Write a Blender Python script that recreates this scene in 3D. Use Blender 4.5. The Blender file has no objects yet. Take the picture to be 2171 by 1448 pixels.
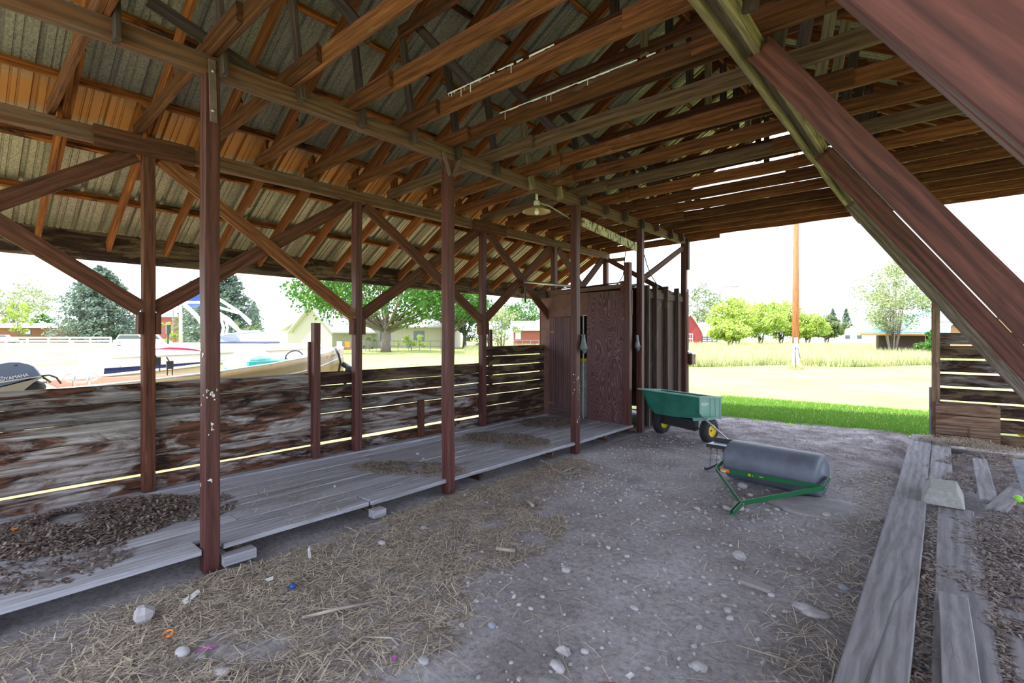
import bpy, math, random
from mathutils import Vector, Matrix, noise
random.seed(7)
S = bpy.context.scene
COL = S.collection
R = random.uniform
# ---------------------------------------------------------------- camera
F, CX, HY, H = 1062.0, 1085.5, 711.0, 1.65
YAW = math.atan2(912.5, F)
sn, cs = math.sin(YAW), math.cos(YAW)
cam = bpy.data.objects.new('camera', bpy.data.cameras.new('camera'))
COL.objects.link(cam)
cam.location = (0, 0, H)
cam.rotation_euler = (math.pi / 2, 0, YAW)
cam.data.sensor_width = 36
cam.data.lens = 36 * F / 2171
cam.data.shift_y = -(724 - HY) / 2171
cam.data.clip_start = 0.05
cam.data.clip_end = 1000
S.camera = cam
# ---------------------------------------------------------------- light
w = bpy.data.worlds.new('sky'); S.world = w; w.use_nodes = True
bg = w.node_tree.nodes['Background']
bg.inputs[0].default_value = (0.74, 0.82, 1.0, 1)
bg.inputs[1].default_value = 1.0
sun = bpy.data.objects.new('sun', bpy.data.lights.new('sun', 'SUN'))
COL.objects.link(sun)
sun.data.energy = 3.4; sun.data.angle = 0.009; sun.data.color = (1, 0.95, 0.86)
sun.rotation_euler = Vector((-0.35, -0.47, 1)).to_track_quat('Z', 'Y').to_euler()
S.view_settings.view_transform = 'Standard'
S.view_settings.look = 'None'
S.view_settings.gamma = 1
S.view_settings.use_curve_mapping = False
S.view_settings.exposure = 1.95

# ---------------------------------------------------------------- helpers
def ray(u, v):
    a = (u - CX) / F; b = -(v - HY) / F
    return Vector((-sn + a * cs, cs + a * sn, b))
def P(u, v, X=None, Y=None, Z=None, D=None):
    d = ray(u, v)
    t = X / d.x if X is not None else Y / d.y if Y is not None else (Z - H) / d.z if Z is not None else D
    return Vector((0, 0, H)) + d * t
def PP(u, v, p0, n):
    d = ray(u, v); o = Vector((0, 0, H)); n = Vector(n)
    return o + d * ((Vector(p0) - o).dot(n) / d.dot(n))
W = {}
def place(o, parent, M):
    W[o.name] = M
    if parent is not None:
        o.parent = parent; o.matrix_local = W[parent.name].inverted() @ M
    else:
        o.matrix_world = M
def tag(o, label=None, cat=None, group=None, kind=None):
    if label: o['label'] = label
    if cat: o['category'] = cat
    if group: o['group'] = group
    if kind: o['kind'] = kind
    return o
def thing(name, loc, label=None, cat=None, group=None, kind=None, rz=0):
    o = bpy.data.objects.new(name, None); COL.objects.link(o)
    o.empty_display_size = 0.1
    place(o, None, Matrix.Translation(Vector(loc)) @ Matrix.Rotation(rz, 4, 'Z'))
    return tag(o, label, cat, group, kind)
class MB:
    def __init__(s): s.v = []; s.f = []; s.m = []; s.sm = []
    def add(s, V, Fc, mi=0, sm=False):
        b = len(s.v); s.v += [tuple(p) for p in V]
        for f in Fc: s.f.append(tuple(b + i for i in f)); s.m.append(mi); s.sm.append(sm)
        return s
    def box(s, lo, hi, mi=0, M=None):
        x0, y0, z0 = lo; x1, y1, z1 = hi
        V = [Vector(p) for p in ((x0,y0,z0),(x1,y0,z0),(x1,y1,z0),(x0,y1,z0),(x0,y0,z1),(x1,y0,z1),(x1,y1,z1),(x0,y1,z1))]
        if M is not None: V = [M @ p for p in V]
        return s.add(V, [(0,3,2,1),(4,5,6,7),(0,1,5,4),(1,2,6,5),(2,3,7,6),(3,0,4,7)], mi)
    def tube(s, pts, r, n=8, mi=0, caps=True, sm=True):
        pts = [Vector(p) for p in pts]
        rs = r if isinstance(r, (list, tuple)) else [r] * len(pts)
        V = []; prev = None
        for i, p in enumerate(pts):
            d = (pts[min(i+1, len(pts)-1)] - pts[max(i-1, 0)])
            if d.length < 1e-9: d = Vector((0,0,1))
            d.normalize()
            a = prev if prev is not None else (Vector((0,0,1)) if abs(d.z) < .9 else Vector((1,0,0)))
            x = (a - d * a.dot(d))
            if x.length < 1e-6: x = d.orthogonal()
            x.normalize(); prev = x; y = d.cross(x)
            for k in range(n):
                t = 2 * math.pi * k / n
                V.append(p + (x * math.cos(t) + y * math.sin(t)) * rs[i])
        Fc = []
        for i in range(len(pts) - 1):
            for k in range(n):
                Fc.append((i*n+k, i*n+(k+1) % n, (i+1)*n+(k+1) % n, (i+1)*n+k))
        s.add(V, Fc, mi, sm)
        if caps:
            b = len(s.v) - len(V)
            s.f.append(tuple(b + k for k in range(n))[::-1]); s.m.append(mi); s.sm.append(False)
            s.f.append(tuple(b + (len(pts)-1)*n + k for k in range(n))); s.m.append(mi); s.sm.append(False)
        return s
    def lathe(s, prof, M=None, n=24, mi=0, sm=True):
        V = []; Fc = []
        for r, z in prof:
            for k in range(n):
                t = 2*math.pi*k/n; p = Vector((r*math.cos(t), r*math.sin(t), z))
                V.append(M @ p if M is not None else p)
        for i in range(len(prof)-1):
            for k in range(n): Fc.append((i*n+k, i*n+(k+1) % n, (i+1)*n+(k+1) % n, (i+1)*n+k))
        return s.add(V, Fc, mi, sm)
    def prism(s, poly, axis_vec, mi=0):
        n = len(poly); a = Vector(axis_vec); P0 = [Vector(p) for p in poly]
        V = P0 + [p + a for p in P0]
        return s.add(V, [tuple(range(n))[::-1], tuple(range(n, 2*n))] + [(i, (i+1) % n, n+(i+1) % n, n+i) for i in range(n)], mi)
    def blob(s, c, rx, ry, rz, seg=8, rings=6, amp=.15, mi=0, rot=0, seed=0, sm=True):
        V = []; Fc = []
        cr, sr = math.cos(rot), math.sin(rot)
        for i in range(rings+1):
            ph = math.pi*i/rings
            for k in range(seg):
                t = 2*math.pi*k/seg
                d = Vector((math.sin(ph)*math.cos(t), math.sin(ph)*math.sin(t), math.cos(ph)))
                q = 1 + amp*noise.noise(d*1.7 + Vector((seed*3.1, seed, 0)))*2
                x, y, z = d.x*rx*q, d.y*ry*q, d.z*rz*q
                V.append(Vector(c) + Vector((x*cr-y*sr, x*sr+y*cr, z)))
        for i in range(rings):
            for k in range(seg): Fc.append((i*seg+k, (i+1)*seg+k, (i+1)*seg+(k+1) % seg, i*seg+(k+1) % seg))
        return s.add(V, Fc, mi, sm)
    def build(s, name, mats, parent=None, M=None, local=False):
        """vertices are in world space unless local; the object origin goes to M or to the parent's"""
        if not isinstance(mats, (list, tuple)): mats = [mats]
        me = bpy.data.meshes.new(name)
        if M is None and not local:
            if parent is not None: M = W[parent.name]
            else:
                n = max(1, len(s.v))
                M = Matrix.Translation((sum(p[0] for p in s.v)/n, sum(p[1] for p in s.v)/n, min(p[2] for p in s.v)))
        if M is None: M = Matrix()
        V = s.v if local else [tuple(M.inverted() @ Vector(p)) for p in s.v]
        me.from_pydata(V, [], s.f)
        for m in mats: me.materials.append(m)
        me.polygons.foreach_set('material_index', s.m)
        me.polygons.foreach_set('use_smooth', s.sm)
        me.update()
        o = bpy.data.objects.new(name, me); COL.objects.link(o)
        place(o, parent, M)
        return o
def frame_from(p0, p1, up=(0,0,1)):
    p0 = Vector(p0); p1 = Vector(p1); x = (p1-p0).normalized(); u = Vector(up)
    z = (u - x*u.dot(x)).normalized(); y = z.cross(x)
    M = Matrix.Identity(4)
    for i in range(3): M[i][0], M[i][1], M[i][2], M[i][3] = x[i], y[i], z[i], p0[i]
    return M, (p1-p0).length
def board(name, p0, p1, wd, th, mat, parent=None, up=(0,0,1), wob=.003, ch=.004, cut=None):
    """a sawn board from p0 to p1 (its centre line), wd along up, th across; grain along local x"""
    M, L = frame_from(p0, p1, up)
    n = max(1, min(24, int(L/.25))); sd = R(0, 100)
    b = MB(); V = []; Fc = []
    a, c = th/2, wd/2
    prof = [(-a+ch,-c),(a-ch,-c),(a,-c+ch),(a,c-ch),(a-ch,c),(-a+ch,c),(-a,c-ch),(-a,-c+ch)]
    for i in range(n+1):
        x = L*i/n
        oy = wob*noise.noise(Vector((x*1.3, sd, 0)))*2; oz = wob*noise.noise(Vector((x*1.3, sd, 9)))*2
        sw = 1 + .25*wob/.003*.03*noise.noise(Vector((x*3, sd, 4)))
        for (y, z) in prof:
            xx = x
            if cut and i == 0: xx += cut[0]*z
            if cut and i == n: xx += cut[1]*z
            V.append((xx, y*sw+oy, z*sw+oz))
    for i in range(n):
        for k in range(8): Fc.append((i*8+k, (i+1)*8+k, (i+1)*8+(k+1) % 8, i*8+(k+1) % 8))
    Fc.append(tuple(range(8))); Fc.append(tuple(range(n*8, n*8+8))[::-1])
    b.add(V, Fc)
    return b.build(name, mat, parent, M, local=True)

# ---------------------------------------------------------------- materials
def nt(name):
    m = bpy.data.materials.new(name); m.use_nodes = True
    t = m.node_tree; N = t.nodes; L = t.links
    return m, N, L, N['Principled BSDF']
def ramp(N, stops, mode='LINEAR'):
    r = N.new('ShaderNodeValToRGB'); r.color_ramp.interpolation = mode
    e = r.color_ramp.elements
    while len(e) < len(stops): e.new(.5)
    for i, (p, c) in enumerate(stops):
        e[i].position = p; e[i].color = (*c, 1) if len(c) == 3 else c
    return r
def mixc(N, L, fac, a, b, typ='MIX'):
    m = N.new('ShaderNodeMix'); m.data_type = 'RGBA'; m.blend_type = typ
    for sock, val in ((m.inputs[0], fac), (m.inputs[6], a), (m.inputs[7], b)):
        if hasattr(val, 'is_linked') or hasattr(val, 'links'): L.new(val, sock)
        elif isinstance(val, (int, float)): sock.default_value = val
        else: sock.default_value = (*val, 1) if len(val) == 3 else val
    return m.outputs[2]
def mth(N, L, op, a, b=0.0):
    m = N.new('ShaderNodeMath'); m.operation = op
    for sock, val in ((m.inputs[0], a), (m.inputs[1], b)):
        if isinstance(val, (int, float)): sock.default_value = val
        else: L.new(val, sock)
    return m.outputs[0]
def objco(N, L, scale, rnd=True):
    tc = N.new('ShaderNodeTexCoord'); mp = N.new('ShaderNodeMapping'); mp.inputs['Scale'].default_value = scale
    if rnd:
        oi = N.new('ShaderNodeObjectInfo'); ad = N.new('ShaderNodeVectorMath'); ad.operation = 'ADD'
        ml = mth(N, L, 'MULTIPLY', oi.outputs['Random'], 37.0)
        cb = N.new('ShaderNodeCombineXYZ')
        for i in range(3): L.new(ml, cb.inputs[i])
        L.new(tc.outputs['Object'], ad.inputs[0]); L.new(cb.outputs[0], ad.inputs[1])
        L.new(ad.outputs[0], mp.inputs['Vector'])
        return mp.outputs[0], oi.outputs['Random']
    L.new(tc.outputs['Object'], mp.inputs['Vector'])
    return mp.outputs[0], None
def noi(N, L, vec, scale, detail=4, rough=.55, dist=0):
    n = N.new('ShaderNodeTexNoise'); n.inputs['Scale'].default_value = scale
    n.inputs['Detail'].default_value = detail; n.inputs['Roughness'].default_value = rough
    n.inputs['Distortion'].default_value = dist
    if vec is not None: L.new(vec, n.inputs['Vector'])
    return n.outputs['Fac']
def wood(name, dark, light, var=.25, stain=None, stain_pos=(.5, .56), stain_dark=None, rough=.8, gs=(1.2, 22, 22), bump=.25, rings=.5, pale=None, pale_pos=(.6,.75)):
    m, N, L, B = nt(name)
    v, rnd = objco(N, L, gs)
    g = noi(N, L, v, 2.2, 6, .62, .6)
    r = ramp(N, [(.30, dark), (.68, light)]); L.new(g, r.inputs[0])
    col = r.outputs[0]
    v2, _ = objco(N, L, (1.0, 6.5, 6.5))
    wv = N.new('ShaderNodeTexWave'); wv.wave_type = 'RINGS'; wv.rings_direction = 'X'
    wv.inputs['Scale'].default_value = 1.1; wv.inputs['Distortion'].default_value = 5; wv.inputs['Detail'].default_value = 3; wv.inputs['Detail Scale'].default_value = 1.2
    L.new(v2, wv.inputs['Vector'])
    rr = ramp(N, [(.2, (.55,)*3), (.75, (1.15,)*3)]); L.new(wv.outputs['Fac'], rr.inputs[0])
    col = mixc(N, L, rings, col, rr.outputs[0], 'MULTIPLY')
    if stain is not None:
        v3, _ = objco(N, L, (1.35, 6.5, 6.5))
        s1 = noi(N, L, v3, .95, 8, .68, 1.1)
        sr = ramp(N, [(stain_pos[0], (0,)*3), (stain_pos[1], (1,)*3)]); L.new(s1, sr.inputs[0])
        v4, _ = objco(N, L, (2.0, 9, 9)); s2 = noi(N, L, v4, 2.4, 4, .6, .8)
        s3 = ramp(N, [(.38, stain_dark or stain), (.6, stain)]); L.new(s2, s3.inputs[0])
        st = mixc(N, L, .6, s3.outputs[0], rr.outputs[0], 'MULTIPLY')
        col = mixc(N, L, sr.outputs[0], col, st)
    if pale is not None:
        v5, _ = objco(N, L, (.9, 3, 3)); p1 = noi(N, L, v5, 1.1, 4, .6, .6)
        pr_ = ramp(N, [(pale_pos[0], (0,)*3), (pale_pos[1], (1,)*3)]); L.new(p1, pr_.inputs[0])
        col = mixc(N, L, pr_.outputs[0], col, pale)
    # per board tone
    tone = N.new('ShaderNodeMapRange'); tone.inputs[3].default_value = 1-var; tone.inputs[4].default_value = 1+var*.8
    L.new(rnd, tone.inputs[0])
    hv = N.new('ShaderNodeHueSaturation'); L.new(tone.outputs[0], hv.inputs['Value']); L.new(col, hv.inputs['Color'])
    L.new(hv.outputs[0], B.inputs['Base Color'])
    B.inputs['Roughness'].default_value = rough
    B.inputs['Specular IOR Level'].default_value = .3
    bp = N.new('ShaderNodeBump'); bp.inputs['Strength'].default_value = bump; bp.inputs['Distance'].default_value = .004
    L.new(g, bp.inputs['Height']); L.new(bp.outputs[0], B.inputs['Normal'])
    return m
def plain(name, c, rough=.6, metal=0, spec=.5, var=0, vs=8, bump=0):
    m, N, L, B = nt(name)
    B.inputs['Roughness'].default_value = rough; B.inputs['Metallic'].default_value = metal
    B.inputs['Specular IOR Level'].default_value = spec
    v, rnd = objco(N, L, (1, 1, 1))
    g = noi(N, L, v, vs, 4, .6)
    k = max(var, .06)
    r = ramp(N, [(.3, tuple(x*(1-k) for x in c)), (.7, tuple(min(1, x*(1+k)) for x in c))]); L.new(g, r.inputs[0])
    L.new(r.outputs[0], B.inputs['Base Color'])
    if bump:
        bp = N.new('ShaderNodeBump'); bp.inputs['Strength'].default_value = bump; bp.inputs['Distance'].default_value = .01
        L.new(g, bp.inputs['Height']); L.new(bp.outputs[0], B.inputs['Normal'])
    return m
M_stain = wood('stained_wood', (.042,.015,.010), (.16,.056,.030), .25)
M_post = wood('post_wood', (.060,.020,.019), (.135,.046,.038), .12, rough=.5)
M_raft = wood('rafter_wood', (.070,.019,.006), (.33,.105,.024), .3)
M_purl = wood('purlin_wood', (.12,.030,.006), (.46,.14,.022), .15, stain=(.045,.016,.010), stain_dark=(.02,.009,.006), stain_pos=(.50,.60))
M_chord = wood('chord_wood', (.055,.018,.009), (.24,.085,.032), .4, pale=(.25,.18,.12), pale_pos=(.64,.74))
M_chordg = wood('grey_chord', (.070,.040,.028), (.19,.11,.075), .15)
M_beam = wood('beam_wood', (.080,.040,.028), (.22,.125,.085), .12, stain=(.17,.07,.035), stain_pos=(.48,.60))
M_ybrown = wood('yellow_brown_beam', (.15,.11,.06), (.34,.27,.16), .15)  # yellow-brown wood of the right header and a few webs
M_web = wood('web_wood', (.035,.022,.019), (.10,.066,.056), .4)
M_fence = wood('fence_wood', (.17,.145,.13), (.43,.39,.38), .36, stain=(.125,.052,.028), stain_dark=(.016,.008,.006), stain_pos=(.42,.53), rings=.6)
M_fenced = wood('dark_fence_wood', (.10,.06,.035), (.25,.17,.11), .3, stain=(.06,.026,.018), stain_dark=(.025,.013,.012), stain_pos=(.42,.54))
M_deck = wood('grey_plank', (.27,.265,.29), (.50,.50,.56), .16, rough=.9, rings=.3, pale=(.20,.175,.165), pale_pos=(.58,.75))
M_crate = wood('crate_wood', (.14,.085,.055), (.36,.24,.17), .2, stain=(.17,.085,.055), stain_pos=(.5,.6))
M_brown = wood('shed_batten', (.045,.027,.025), (.13,.088,.078), .2, pale=(.20,.15,.13), pale_pos=(.62,.8))
M_grey_strut = wood('grey_strut', (.085,.062,.050), (.25,.20,.175), .1, stain=(.15,.07,.04), stain_pos=(.55,.65))
M_bar = wood('strut_wood', (.060,.019,.018), (.165,.054,.046), .06, rings=.65, rough=.6, gs=(.9, 14, 14))
M_plank_paint = wood('door_board_wood', (.075,.040,.040), (.15,.082,.082), .08)
# plywood with swirling grain
def mk_ply():
    m, N, L, B = nt('plywood')
    v, rnd = objco(N, L, (2.6, 2.6, .8), False)
    n1 = N.new('ShaderNodeTexNoise'); n1.inputs['Scale'].default_value = 1.8; n1.inputs['Detail'].default_value = 1.5; n1.inputs['Distortion'].default_value = .5
    L.new(v, n1.inputs['Vector'])
    k = mth(N, L, 'MULTIPLY', n1.outputs['Fac'], 26.0); k = mth(N, L, 'FRACT', k)
    r = ramp(N, [(.0, (.060,.026,.030)), (.5, (.11,.045,.048)), (.72, (.25,.125,.12)), (.9, (.09,.038,.042))]); L.new(k, r.inputs[0])
    n2 = noi(N, L, v, 2.0, 4); r2 = ramp(N, [(.3, (.75,)*3), (.7, (1.1,)*3)]); L.new(n2, r2.inputs[0])
    L.new(mixc(N, L, 1.0, r.outputs[0], r2.outputs[0], 'MULTIPLY'), B.inputs['Base Color']); B.inputs['Roughness'].default_value = .75
    return m
M_ply = mk_ply()
M_plyp = plain('painted_plywood', (.15,.068,.050), .7, var=.3, vs=5)
# galvanised sheet, with stain oversprayed along the outer wall line
def mk_sheet():
    m, N, L, B = nt('galvanised_sheet')
    tc = N.new('ShaderNodeTexCoord')
    n1 = noi(N, L, tc.outputs['Object'], 60, 3, .7); r = ramp(N, [(.35, (.22,.20,.18)), (.65, (.45,.42,.375))]); L.new(n1, r.inputs[0])
    n2 = noi(N, L, tc.outputs['Object'], 1.4, 3); r2 = ramp(N, [(.3, (.75,.74,.70)), (.7, (1.1,1.08,1.0))]); L.new(n2, r2.inputs[0])
    c = mixc(N, L, 1.0, r.outputs[0], r2.outputs[0], 'MULTIPLY')
    sx = N.new('ShaderNodeSeparateXYZ'); L.new(tc.outputs['Object'], sx.inputs[0])
    n3 = noi(N, L, tc.outputs['Object'], 3, 4)
    x = mth(N, L, 'ADD', sx.outputs[0], mth(N, L, 'MULTIPLY', n3, .22))
    rr = ramp(N, [(.0, (0,)*3), (.10, (1,)*3), (.36, (.9,)*3), (.66, (0,)*3)])
    mr = N.new('ShaderNodeMapRange'); mr.inputs[1].default_value = -5.98; mr.inputs[2].default_value = -5.22
    L.new(x, mr.inputs[0]); L.new(mr.outputs[0], rr.inputs[0])
    c = mixc(N, L, rr.outputs[0], c, (.42,.17,.045))
    L.new(c, B.inputs['Base Color']); B.inputs['Roughness'].default_value = .42; B.inputs['Metallic'].default_value = .4
    return m
M_sheet = mk_sheet()
def mk_dirt():
    m, N, L, B = nt('dirt')
    v, _ = objco(N, L, (1, 1, 1), False)
    n1 = noi(N, L, v, 1.1, 6, .6); n2 = noi(N, L, v, 26, 8, .75)
    r = ramp(N, [(.32, (.25,.215,.215)), (.5, (.40,.37,.385)), (.66, (.50,.47,.495))]); L.new(n1, r.inputs[0])
    r2 = ramp(N, [(.30, (.45,)*3), (.48, (.92,)*3), (.66, (1.25,)*3)]); L.new(n2, r2.inputs[0])
    c = mixc(N, L, 1.0, r.outputs[0], r2.outputs[0], 'MULTIPLY')
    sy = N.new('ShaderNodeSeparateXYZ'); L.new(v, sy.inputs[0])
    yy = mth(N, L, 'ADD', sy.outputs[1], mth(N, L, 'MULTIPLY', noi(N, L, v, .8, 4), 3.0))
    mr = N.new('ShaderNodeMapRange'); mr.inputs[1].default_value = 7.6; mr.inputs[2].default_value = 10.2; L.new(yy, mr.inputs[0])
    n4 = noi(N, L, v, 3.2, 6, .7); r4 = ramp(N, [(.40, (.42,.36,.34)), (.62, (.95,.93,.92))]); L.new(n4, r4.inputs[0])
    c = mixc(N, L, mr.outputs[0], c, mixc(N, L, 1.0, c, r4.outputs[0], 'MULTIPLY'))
    vo = N.new('ShaderNodeTexVoronoi'); vo.inputs['Scale'].default_value = 38; L.new(v, vo.inputs['Vector'])
    gate = noi(N, L, v, 2.3, 3)
    g = mth(N, L, 'MULTIPLY', mth(N, L, 'LESS_THAN', vo.outputs['Distance'], .20), mth(N, L, 'GREATER_THAN', gate, .50))
    sp = N.new('ShaderNodeSeparateColor'); L.new(vo.outputs['Color'], sp.inputs[0])
    g = mth(N, L, 'MULTIPLY', g, mth(N, L, 'GREATER_THAN', sp.outputs[0], .45))
    c = mixc(N, L, g, c, (.42,.41,.42))
    L.new(c, B.inputs['Base Color']); B.inputs['Roughness'].default_value = .95; B.inputs['Specular IOR Level'].default_value = .2
    h = mth(N, L, 'ADD', mth(N, L, 'MULTIPLY', n2, .6), mth(N, L, 'MULTIPLY', g, .35))
    bp = N.new('ShaderNodeBump'); bp.inputs['Strength'].default_value = .9; bp.inputs['Distance'].default_value = .03
    L.new(h, bp.inputs['Height']); L.new(bp.outputs[0], B.inputs['Normal'])
    return m
M_dirt = mk_dirt()
def mk_lawn():
    m, N, L, B = nt('lawn')
    v, _ = objco(N, L, (1, 1, 1), False)
    n1 = noi(N, L, v, .35, 5, .6); n2 = noi(N, L, v, 40, 4, .7)
    r = ramp(N, [(.3, (.21,.30,.055)), (.5, (.29,.34,.085)), (.7, (.36,.37,.12))]); L.new(n1, r.inputs[0])
    r2 = ramp(N, [(.3, (.7,)*3), (.7, (1.2,)*3)]); L.new(n2, r2.inputs[0])
    L.new(mixc(N, L, 1.0, r.outputs[0], r2.outputs[0], 'MULTIPLY'), B.inputs['Base Color']); B.inputs['Roughness'].default_value = .9
    return m
M_lawn = mk_lawn()
def leafmat(name, a, b):
    m, N, L, B = nt(name)
    gi = N.new('ShaderNodeNewGeometry')
    r = ramp(N, [(.0, a), (1.0, b)]); L.new(gi.outputs['Random Per Island'], r.inputs[0])
    L.new(r.outputs[0], B.inputs['Base Color']); B.inputs['Roughness'].default_value = .6
    tr = N.new('ShaderNodeBsdfTranslucent'); L.new(r.outputs[0], tr.inputs[0])
    mx = N.new('ShaderNodeMixShader'); mx.inputs[0].default_value = .35
    L.new(B.outputs[0], mx.inputs[1]); L.new(tr.outputs[0], mx.inputs[2])
    L.new(mx.outputs[0], N['Material Output'].inputs[0])
    return m
M_straw = leafmat('straw', (.20,.15,.125), (.92,.82,.66))
M_chaff = leafmat('chaff', (.10,.065,.055), (.48,.40,.36))
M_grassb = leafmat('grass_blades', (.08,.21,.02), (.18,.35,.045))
M_tall = leafmat('tall_grass', (.30,.36,.14), (.60,.58,.34))
M_bark = plain('bark', (.20,.16,.14), .9, var=.4, vs=12, bump=.4)
M_white = plain('white_paint', (.80,.80,.82), .5)
M_black = plain('black_plastic', (.02,.02,.022), .5)
M_blackm = plain('black_steel', (.03,.03,.035), .4, spec=.5)
M_steel = plain('galvanised_steel', (.45,.46,.48), .4, metal=.7)
M_rust = plain('rusty_steel', (.16,.10,.09), .7, metal=.3, var=.4)
M_rock = plain('river_rock', (.42,.40,.41), .85, var=.25, vs=14)
M_rockb = plain('blue_grey_rock', (.26,.28,.33), .85, var=.2, vs=14)
M_conc = plain('concrete', (.33,.325,.31), .95, var=.2, vs=30, bump=.3)
M_gpaint = plain('green_paint', (.012,.13,.045), .4)
M_yellow = plain('yellow_paint', (.85,.62,.01), .4)

# ================================================================ SETTING
# dirt floor of the barn aisle
def dirt_z(x, y):
    return (noise.noise(Vector((x*.9, y*.9, 1)))*.022 + noise.noise(Vector((x*3.5, y*3.5, 2)))*.010
            + noise.noise(Vector((x*11, y*11, 3)))*.004)
def grid(x0, x1, y0, y1, st, fz):
    nx = int((x1-x0)/st)+1; ny = int((y1-y0)/st)+1
    V = [(x0+(x1-x0)*i/(nx-1), y0+(y1-y0)*j/(ny-1), 0) for j in range(ny) for i in range(nx)]
    V = [(x, y, fz(x, y)) for x, y, _ in V]
    Fc = [(j*nx+i, j*nx+i+1, (j+1)*nx+i+1, (j+1)*nx+i) for j in range(ny-1) for i in range(nx-1)]
    return V, Fc
FAR = 10.0
def dz(x, y):
    edge = 10.75 + .10*noise.noise(Vector((x*1.1, 0, 5)))*2 + .12*(x+2)*.3
    z = dirt_z(x, y)
    if x > -.45 or x < -3.85: z -= .03
    if y > edge: z -= .3*min(1, (y-edge)*3)
    return z
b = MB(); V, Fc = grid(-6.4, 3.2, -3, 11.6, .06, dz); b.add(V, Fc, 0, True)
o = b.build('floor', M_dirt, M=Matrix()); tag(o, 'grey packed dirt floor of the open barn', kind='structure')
def lz(x, y):
    return -.015 + .02*noise.noise(Vector((x*.3, y*.3, 4)))
b = MB()
# lawn: fine near the barn, coarse ring to the horizon, both start beyond the dirt
V, Fc = grid(-16, 16, 10.4, 30, .4, lz); b.add(V, Fc, 0, True)
V, Fc = grid(-16, -6.3, -12, 10.4, .4, lz); b.add(V, Fc, 0, True)
V, Fc = grid(3.1, 16, -12, 10.4, .4, lz); b.add(V, Fc, 0, True)
V, Fc = grid(-6.3, 3.1, -12, -2.9, .4, lz); b.add(V, Fc, 0, True)
for (x0, x1, y0, y1) in ((-400,-16,-12,30),(16,400,-12,30),(-400,400,30,500),(-400,400,-80,-12)):
    V, Fc = grid(x0, x1, y0, y1, 16, lambda x, y: -.015); b.add(V, Fc, 0, True)
o = b.build('ground', M_lawn, M=Matrix()); tag(o, 'sunlit mown lawn around the barn', kind='structure')

# ---------------------------------------------------------------- roof geometry
SL = .57; RX = -2.35
XI, XO, XR = -4.0, -5.78, -.985          # inner post row, outer post row, right header
XE, XE2 = -7.42, 2*RX+7.42
def rz_(x): return 2.62 + SL*(x+7.4) if x <= RX else 2.62 + SL*((2*RX-x)+7.4)   # underside of rafters
CSL = math.cos(math.atan(SL))
RD = .14                                    # rafter depth
PD = .085                                   # purlin depth
def sheet(x0, x1, name, label):
    b = MB(); ys = []; y = -3.0; k = 0
    while y < 10.55:
        for (dy, h) in ((0,0),(.040,0),(.052,.034),(.080,.034),(.092,0),(.135,0),(.140,.010),(.150,.010),(.155,0),(.185,0),(.190,.010),(.200,.010),(.205,0)):
            ys.append((y+dy, h))
        y += .235
    n = 7; V = []
    for i in range(n+1):
        x = x0+(x1-x0)*i/n; z0 = rz_(x) + (RD+PD)/CSL + .003
        for (yy, h) in ys: V.append((x, yy, z0+h/CSL))
    m = len(ys); Fc = [(i*m+j, i*m+j+1, (i+1)*m+j+1, (i+1)*m+j) for i in range(n) for j in range(m-1)]
    b.add(V, Fc); o = b.build(name, M_sheet, M=Matrix())
    md = o.modifiers.new('thick', 'SOLIDIFY'); md.thickness = .0012
    return tag(o, label, kind='structure')
sheet(XE-.1, RX-.02, 'ceiling', 'ribbed galvanised roof sheeting, left slope')
sheet(XE2+.1, RX+.02, 'ceiling', 'ribbed galvanised roof sheeting, right slope')
b = MB()
for sx in (-1, 1):
    V = [(RX, -3, 0), (RX+sx*.2, -3, 0), (RX+sx*.2, 10.5, 0), (RX, 10.5, 0)]
    V = [(x, y, rz_(RX)+(RD+PD)/CSL+.04-abs(x-RX)*SL) for x, y, z in V]
    b.add(V, [(0,1,2,3)] if sx > 0 else [(3,2,1,0)])
o = b.build('trim_1', M_sheet, M=Matrix()); tag(o, 'folded metal ridge cap', kind='structure')
o.modifiers.new('thick', 'SOLIDIFY').thickness = .002

ORD = ['nearest','second','third','fourth','fifth','sixth','seventh','eighth','ninth','tenth','eleventh','twelfth','thirteenth','fourteenth','fifteenth','sixteenth','seventeenth','eighteenth','nineteenth']
# purlins
px_left = [-7.5,-6.88,-6.27,-5.63,-4.98,-4.34,-3.70,-3.06,-2.48]
for side in (0, 1):
    for i, x in enumerate(px_left):
        xx = x if side == 0 else 2*RX-x
        z = rz_(xx) + (RD + PD/2)/CSL
        nrm = (-SL if side == 0 else SL, 0, 1)
        o = board('purlin', (xx, -2.9, z), (xx, 10.45, z), PD-.004, .038, M_purl, up=nrm, wob=.004)
        sd = ('left', 'right')[side]
        lb = 'dark-stained wooden roof purlin on the %s slope, %s' % (sd, 'lowest, along the eave' if i == 0 else 'highest, beside the ridge' if i == 8 else '%s up from the eave' % ORD[i])
        tag(o, lb, 'purlin', 'roof purlins')
# eave fascia
zf = P(0, 534, X=-7.46).z
o = board('fascia_board', (-7.475, -2.9, (zf+2.86)/2), (-7.475, 10.45, (zf+2.86)/2), 2.86-zf, .03, M_fenced, wob=.005)
tag(o, 'dark weathered fascia board along the low left eave', 'board')
o = board('fascia_board', (XE2+.055, -2.9, zf+.10), (XE2+.055, 10.45, zf+.10), .20, .03, M_fenced)
tag(o, 'dark weathered fascia board along the right eave', 'board')
o = board('ridge_board', (RX, -2.9, rz_(RX)+.06), (RX, 10.35, rz_(RX)+.06), .15, .03, M_raft); tag(o, 'wooden ridge board at the peak of the roof', 'board')

M_drip = plain('white_splash', (.85,.85,.82), .6)
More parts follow.
